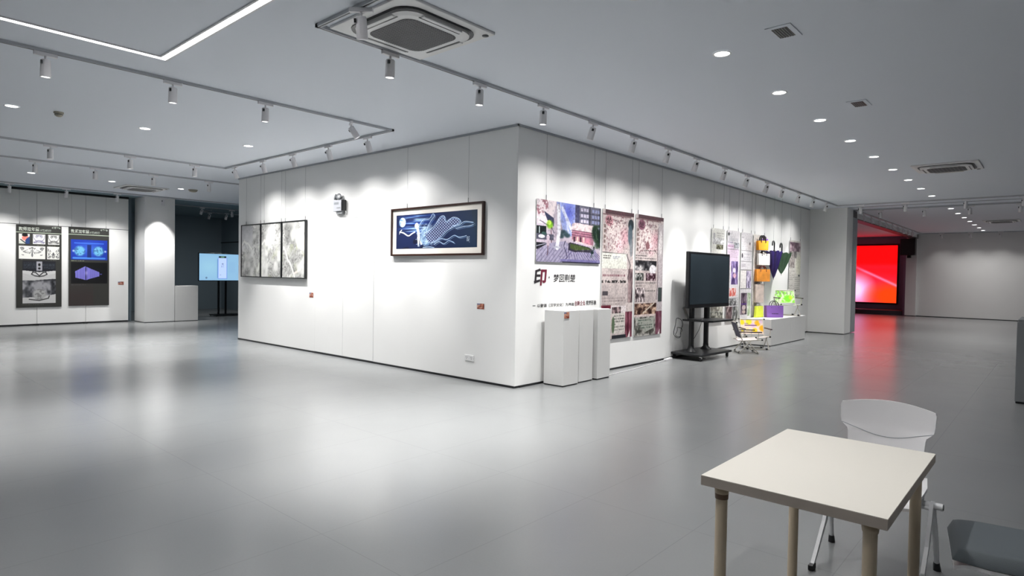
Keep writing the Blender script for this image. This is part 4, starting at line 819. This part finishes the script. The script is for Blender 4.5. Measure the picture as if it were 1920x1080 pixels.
t = thing('loudspeaker', 'black loudspeaker on a bracket high beside the red screen', 'loudspeaker', (.52, 25.0, 2.95)); obj('cabinet', MB().prism([(-.27, -.30), (.27, -.30), (.27, .06), (.15, .1), (-.15, .1), (-.27, .06)], -.34, .36, 'z'), M_black, t)
obj('speaker_grille', MB().box(-.24, -.31, -.31, .24, -.301, .33), M_blackm, t); obj('bracket', MB().box(-.05, -.05, -.45, .08, .1, -.34).tube([(0, 0, -.42), (0, .12, -.42)], .02, 8), M_black, t)
# ------------------------------------------------------------------ monitor in the dark room
cv = Canvas(150, 84, (.50, .66, .78)); cv.ell(.2, .5, .35, .5, (.55, .72, .80), .8, 1); cv.rect(.36, .06, .55, .86, (.42, .55, .80)); cv.rect(.375, .08, .535, .84, (.66, .74, .92)); cv.rect(.38, .84, .53, .92, (.12, .17, .17)); cv.rect(.42, .86, .49, .90, (.35, .5, .4))
cv.text('大', .43, .56, .48, .66, (.08, .1, .14)); cv.text('南 风', .425, .50, .485, .54, (.1, .1, .2)); cv.rect(.40, .2, .43, .22, (.3, .3, .5)); cv.ell(.14, .10, .02, .04, (.35, .45, .55))
for k in range(4): cv.line([(.6 + .03 * k, .3), (.6 + .03 * k, .7)], 1, (.45, .58, .75), .7)
cv.rect(.35, .1, .36, .8, (.4, .55, .7))
t = thing('standing_monitor', 'pale blue lit monitor on a black floor stand in the dark room', 'monitor', (-15.2, 2.85, 0)); obj('housing', MB().box(-.03, -.86, 1.14, .02, .80, 2.05, bev=.004), M_black, t); cv.plane('screen_image', (.0215, -.84, 1.165), (0, 1.62, 0), (0, 0, .86), canvas_mat('blue_screen_image', emit=.95), t)
for y in (-.20, .03): obj('post', MB().box(-.06, y - .03, .06, -.035, y + .03, 1.5), M_black, t)
obj('base', MB().box(-.25, -.42, .03, .25, .42, .06), M_black, t)
for x, y in ((-.22, -.38), (.22, -.38), (.22, .38), (-.22, .38)): obj('caster', MB().lathe([(0, -.01), (.015, -.01), (.015, .01), (0, .01)], 10, M=Matrix.Translation((x, y, .015)) @ Matrix.Rotation(PI / 2, 4, 'Y')), M_black, t)

# ------------------------------------------------------------------ foreground table and chairs
M_top = mat('cream_laminate', (.74, .71, .64), .45, noise=.02, nscale=3); M_edge = mat('shaded_cream_edge', (.50, .44, .38), .6, noise=.15, nscale=12)  # edge colour darkened to show the sides turned from the light
M_leg = mat('pale_birch_leg', (.66, .55, .40), .45, noise=.12, nscale=5)
t = thing('table', 'small cream rectangular table in the foreground', 'table', (4.695, -3.345, 0))
obj('tabletop', MB().box(-.325, -.525, .701, .325, .525, .738, mi=1, bev=.001).box(-.3245, -.5245, .7381, .3245, .5245, .7400), [M_top, M_edge], t)
for x, y in ((-.265, -.46), (.262, -.46), (-.262, .455), (.262, .455)):
    g = obj('table_leg', MB().tube([(x, y, .665), (x, y, 0)], .023, 20), M_leg, t); obj('leg_socket', MB().lathe([(.0, .7), (.030, .7), (.026, .662)], 20, M=Matrix.Translation((x, y, 0))), M_leg, g)
    if x < 0 and y < 0: obj('tape_scrap', MB().lathe([(.0237, .69), (.0275, .69), (.0255, .645), (.0237, .645)], 20, M=Matrix.Translation((x, y, 0))), mat('brown_tape', (.16, .09, .05), .5), g)
M_pp = mat('white_polypropylene', (.88, .87, .88), .38); M_legm = mat('white_chair_metal', (.72, .73, .75), .3)
def shell_chair(label, loc, rz, cushion):
    """faces local -y"""
    t = thing('white_shell_chair', label, 'chair', loc, rz)
    prof = [(.00, .185, .20), (.10, .180, .225), (.20, .186, .245), (.232, .188, .25), (.262, .222, .256), (.29, .228, .26), (.36, .231, .27), (.375, .226, .272)]   # height over seat, half width, y
    def surf(u, v, off):
        z = v * .375; i = 0
        while i < len(prof) - 2 and z > prof[i + 1][0]: i += 1
        a, b = prof[i], prof[i + 1]; k = (z - a[0]) / (b[0] - a[0]); hw = a[1] + (b[1] - a[1]) * k; yy = a[2] + (b[2] - a[2]) * k; s = 2 * u - 1
        top = .030 * (1 - s * s) * max(0, (v - .70) / .3)
        return (s * hw, yy + off - .035 * (s * s) * (1) + .02, .45 + z + top)
    N = 28
    m = MB(); fr_ = [[surf(i / N, j / 24, -.006) for i in range(N + 1)] for j in range(25)]; bk = [[surf(i / N, j / 24, .006) for i in range(N + 1)] for j in range(25)]
    m.grid(lambda u, v: fr_[round(v * 24)][round(u * N)], N, 24); m.grid(lambda u, v: bk[round(v * 24)][N - round(u * N)], N, 24)
    edge = [(j, 0) for j in range(25)] + [(24, i) for i in range(1, N + 1)] + [(j, N) for j in range(23, -1, -1)]
    vs = [fr_[j][i] for j, i in edge] + [bk[j][i] for j, i in edge]; n = len(edge); m.add(vs, [(i, i + 1, n + i + 1, n + i) for i in range(n - 1)]); back = obj('backrest', m, M_pp, t)
    gp = []
    for k in range(21):
        s = -1 + 2 * k / 20; vv = (.262 - .055 * (1 - s * s)) / .375; p = surf((s * .985 + 1) / 2, vv, -.0075); gp.append(p)
    gp2 = [surf((-1 + 2 * k / 20) * .4925 + .5, (.262 - .055 * (1 - (-1 + 2 * k / 20) ** 2)) / .375, .0075) for k in range(21)]
    obj('backrest_groove', MB().tube(gp, .0016, 5).tube(gp2, .0016, 5), M_rail, back)
    q = surf(.52, .36, -.008); obj('backrest_screw', MB().lathe([(.006, 0), (.0, -.002)], 10, M=Matrix.Translation(q) @ Matrix.Rotation(-PI / 2, 4, 'X')), M_dgrey, back)
    def seat(u, v, off):
        s = 2 * u - 1; r = 1 - .12 * max(0, (v - .75)) * 4 * abs(s) ** 3 - .06 * max(0, .2 - v) * 5 * abs(s) ** 3; y = .215 - .43 * v
        return (s * .215 * r, y, .452 + off - .012 * math.cos(s * PI / 2) + (.03 * max(0, .18 - v) / .18) - .02 * max(0, (v - .85) / .15) ** 2)
    m = MB(); m.grid(lambda u, v: seat(u, v, 0), 16, 16); m.grid(lambda u, v: seat(1 - u, v, -.014), 16, 16)
    ed = [(i / 16, 0) for i in range(17)] + [(1, j / 16) for j in range(1, 17)] + [(i / 16, 1) for i in range(15, -1, -1)] + [(0, j / 16) for j in range(15, -1, -1)]
    n = len(ed); m.add([seat(u, v, 0) for u, v in ed] + [seat(u, v, -.014) for u, v in ed], [(i, i + 1, n + i + 1, n + i) for i in range(n - 1)]); obj('seat', m, M_pp, t)
    if cushion:
        cm = MB()
        def cu_(u, v):
            s = 2 * u - 1; e = (1 - s ** 8) * (1 - (2 * v - 1) ** 8); p = seat(.5 + s * .502, v, 0); return (p[0], p[1] - .006 + .012 * (1 - v), .455 + .055 * max(e, 0) ** .3)
        cm.grid(cu_, 24, 24); obj('seat_cushion', cm, mat('grey_upholstery', (.075, .09, .10), .7, bump=.1, bscale=300), t)
    for sx in (-1, 1):
        bl = MB(); bl.prism([(.15, .385), (.10, .385), (-.02, .20), (-.225, .02), (-.195, .02), (.03, .20)], sx * .238 - .009, sx * .238 + .009, 'x'); lg = obj('leg', bl, M_legm, t); obj('foot', MB().box(sx * .238 - .013, -.245, 0, sx * .238 + .013, -.19, .03, bev=.003), M_black, lg)
        lg = obj('leg', MB().tube([(sx * .240, .12, .37), (sx * .250, .17, .20), (sx * .255, .225, .03)], [.015, .014, .012], 12), M_legm, t); obj('foot', MB().tube([(sx * .254, .218, .045), (sx * .256, .232, .0)], [.015, .019], 12), M_black, lg)
        hb = obj('hinge_tube', MB().tube([(sx * .18, .12, .372), (sx * .285, .12, .372)], .018, 16), M_legm, t); obj('hinge_cap', MB().tube([(sx * .285, .12, .372), (sx * .289, .12, .372)], .014, 14), M_dgrey, hb)
        obj('seat_bracket', MB().tube([(sx * .19, .12, .375), (sx * .185, .20, .44)], .012, 8).tube([(sx * .19, .12, .375), (sx * .18, -.1, .437)], .011, 8), M_legm, t)
    obj('cross_bar', MB().tube([(-.24, .10, .36), (.24, .10, .36)], .010, 10), M_legm, t)
    return t
shell_chair('white plastic chair with flared backrest tucked behind the table', (4.722, -2.515, 0), math.radians(0), False)
shell_chair('grey cushioned seat of a chair cut off at the lower right corner', (5.33, -3.085, 0), math.radians(-81), True)
bpy.context.view_layer.update()
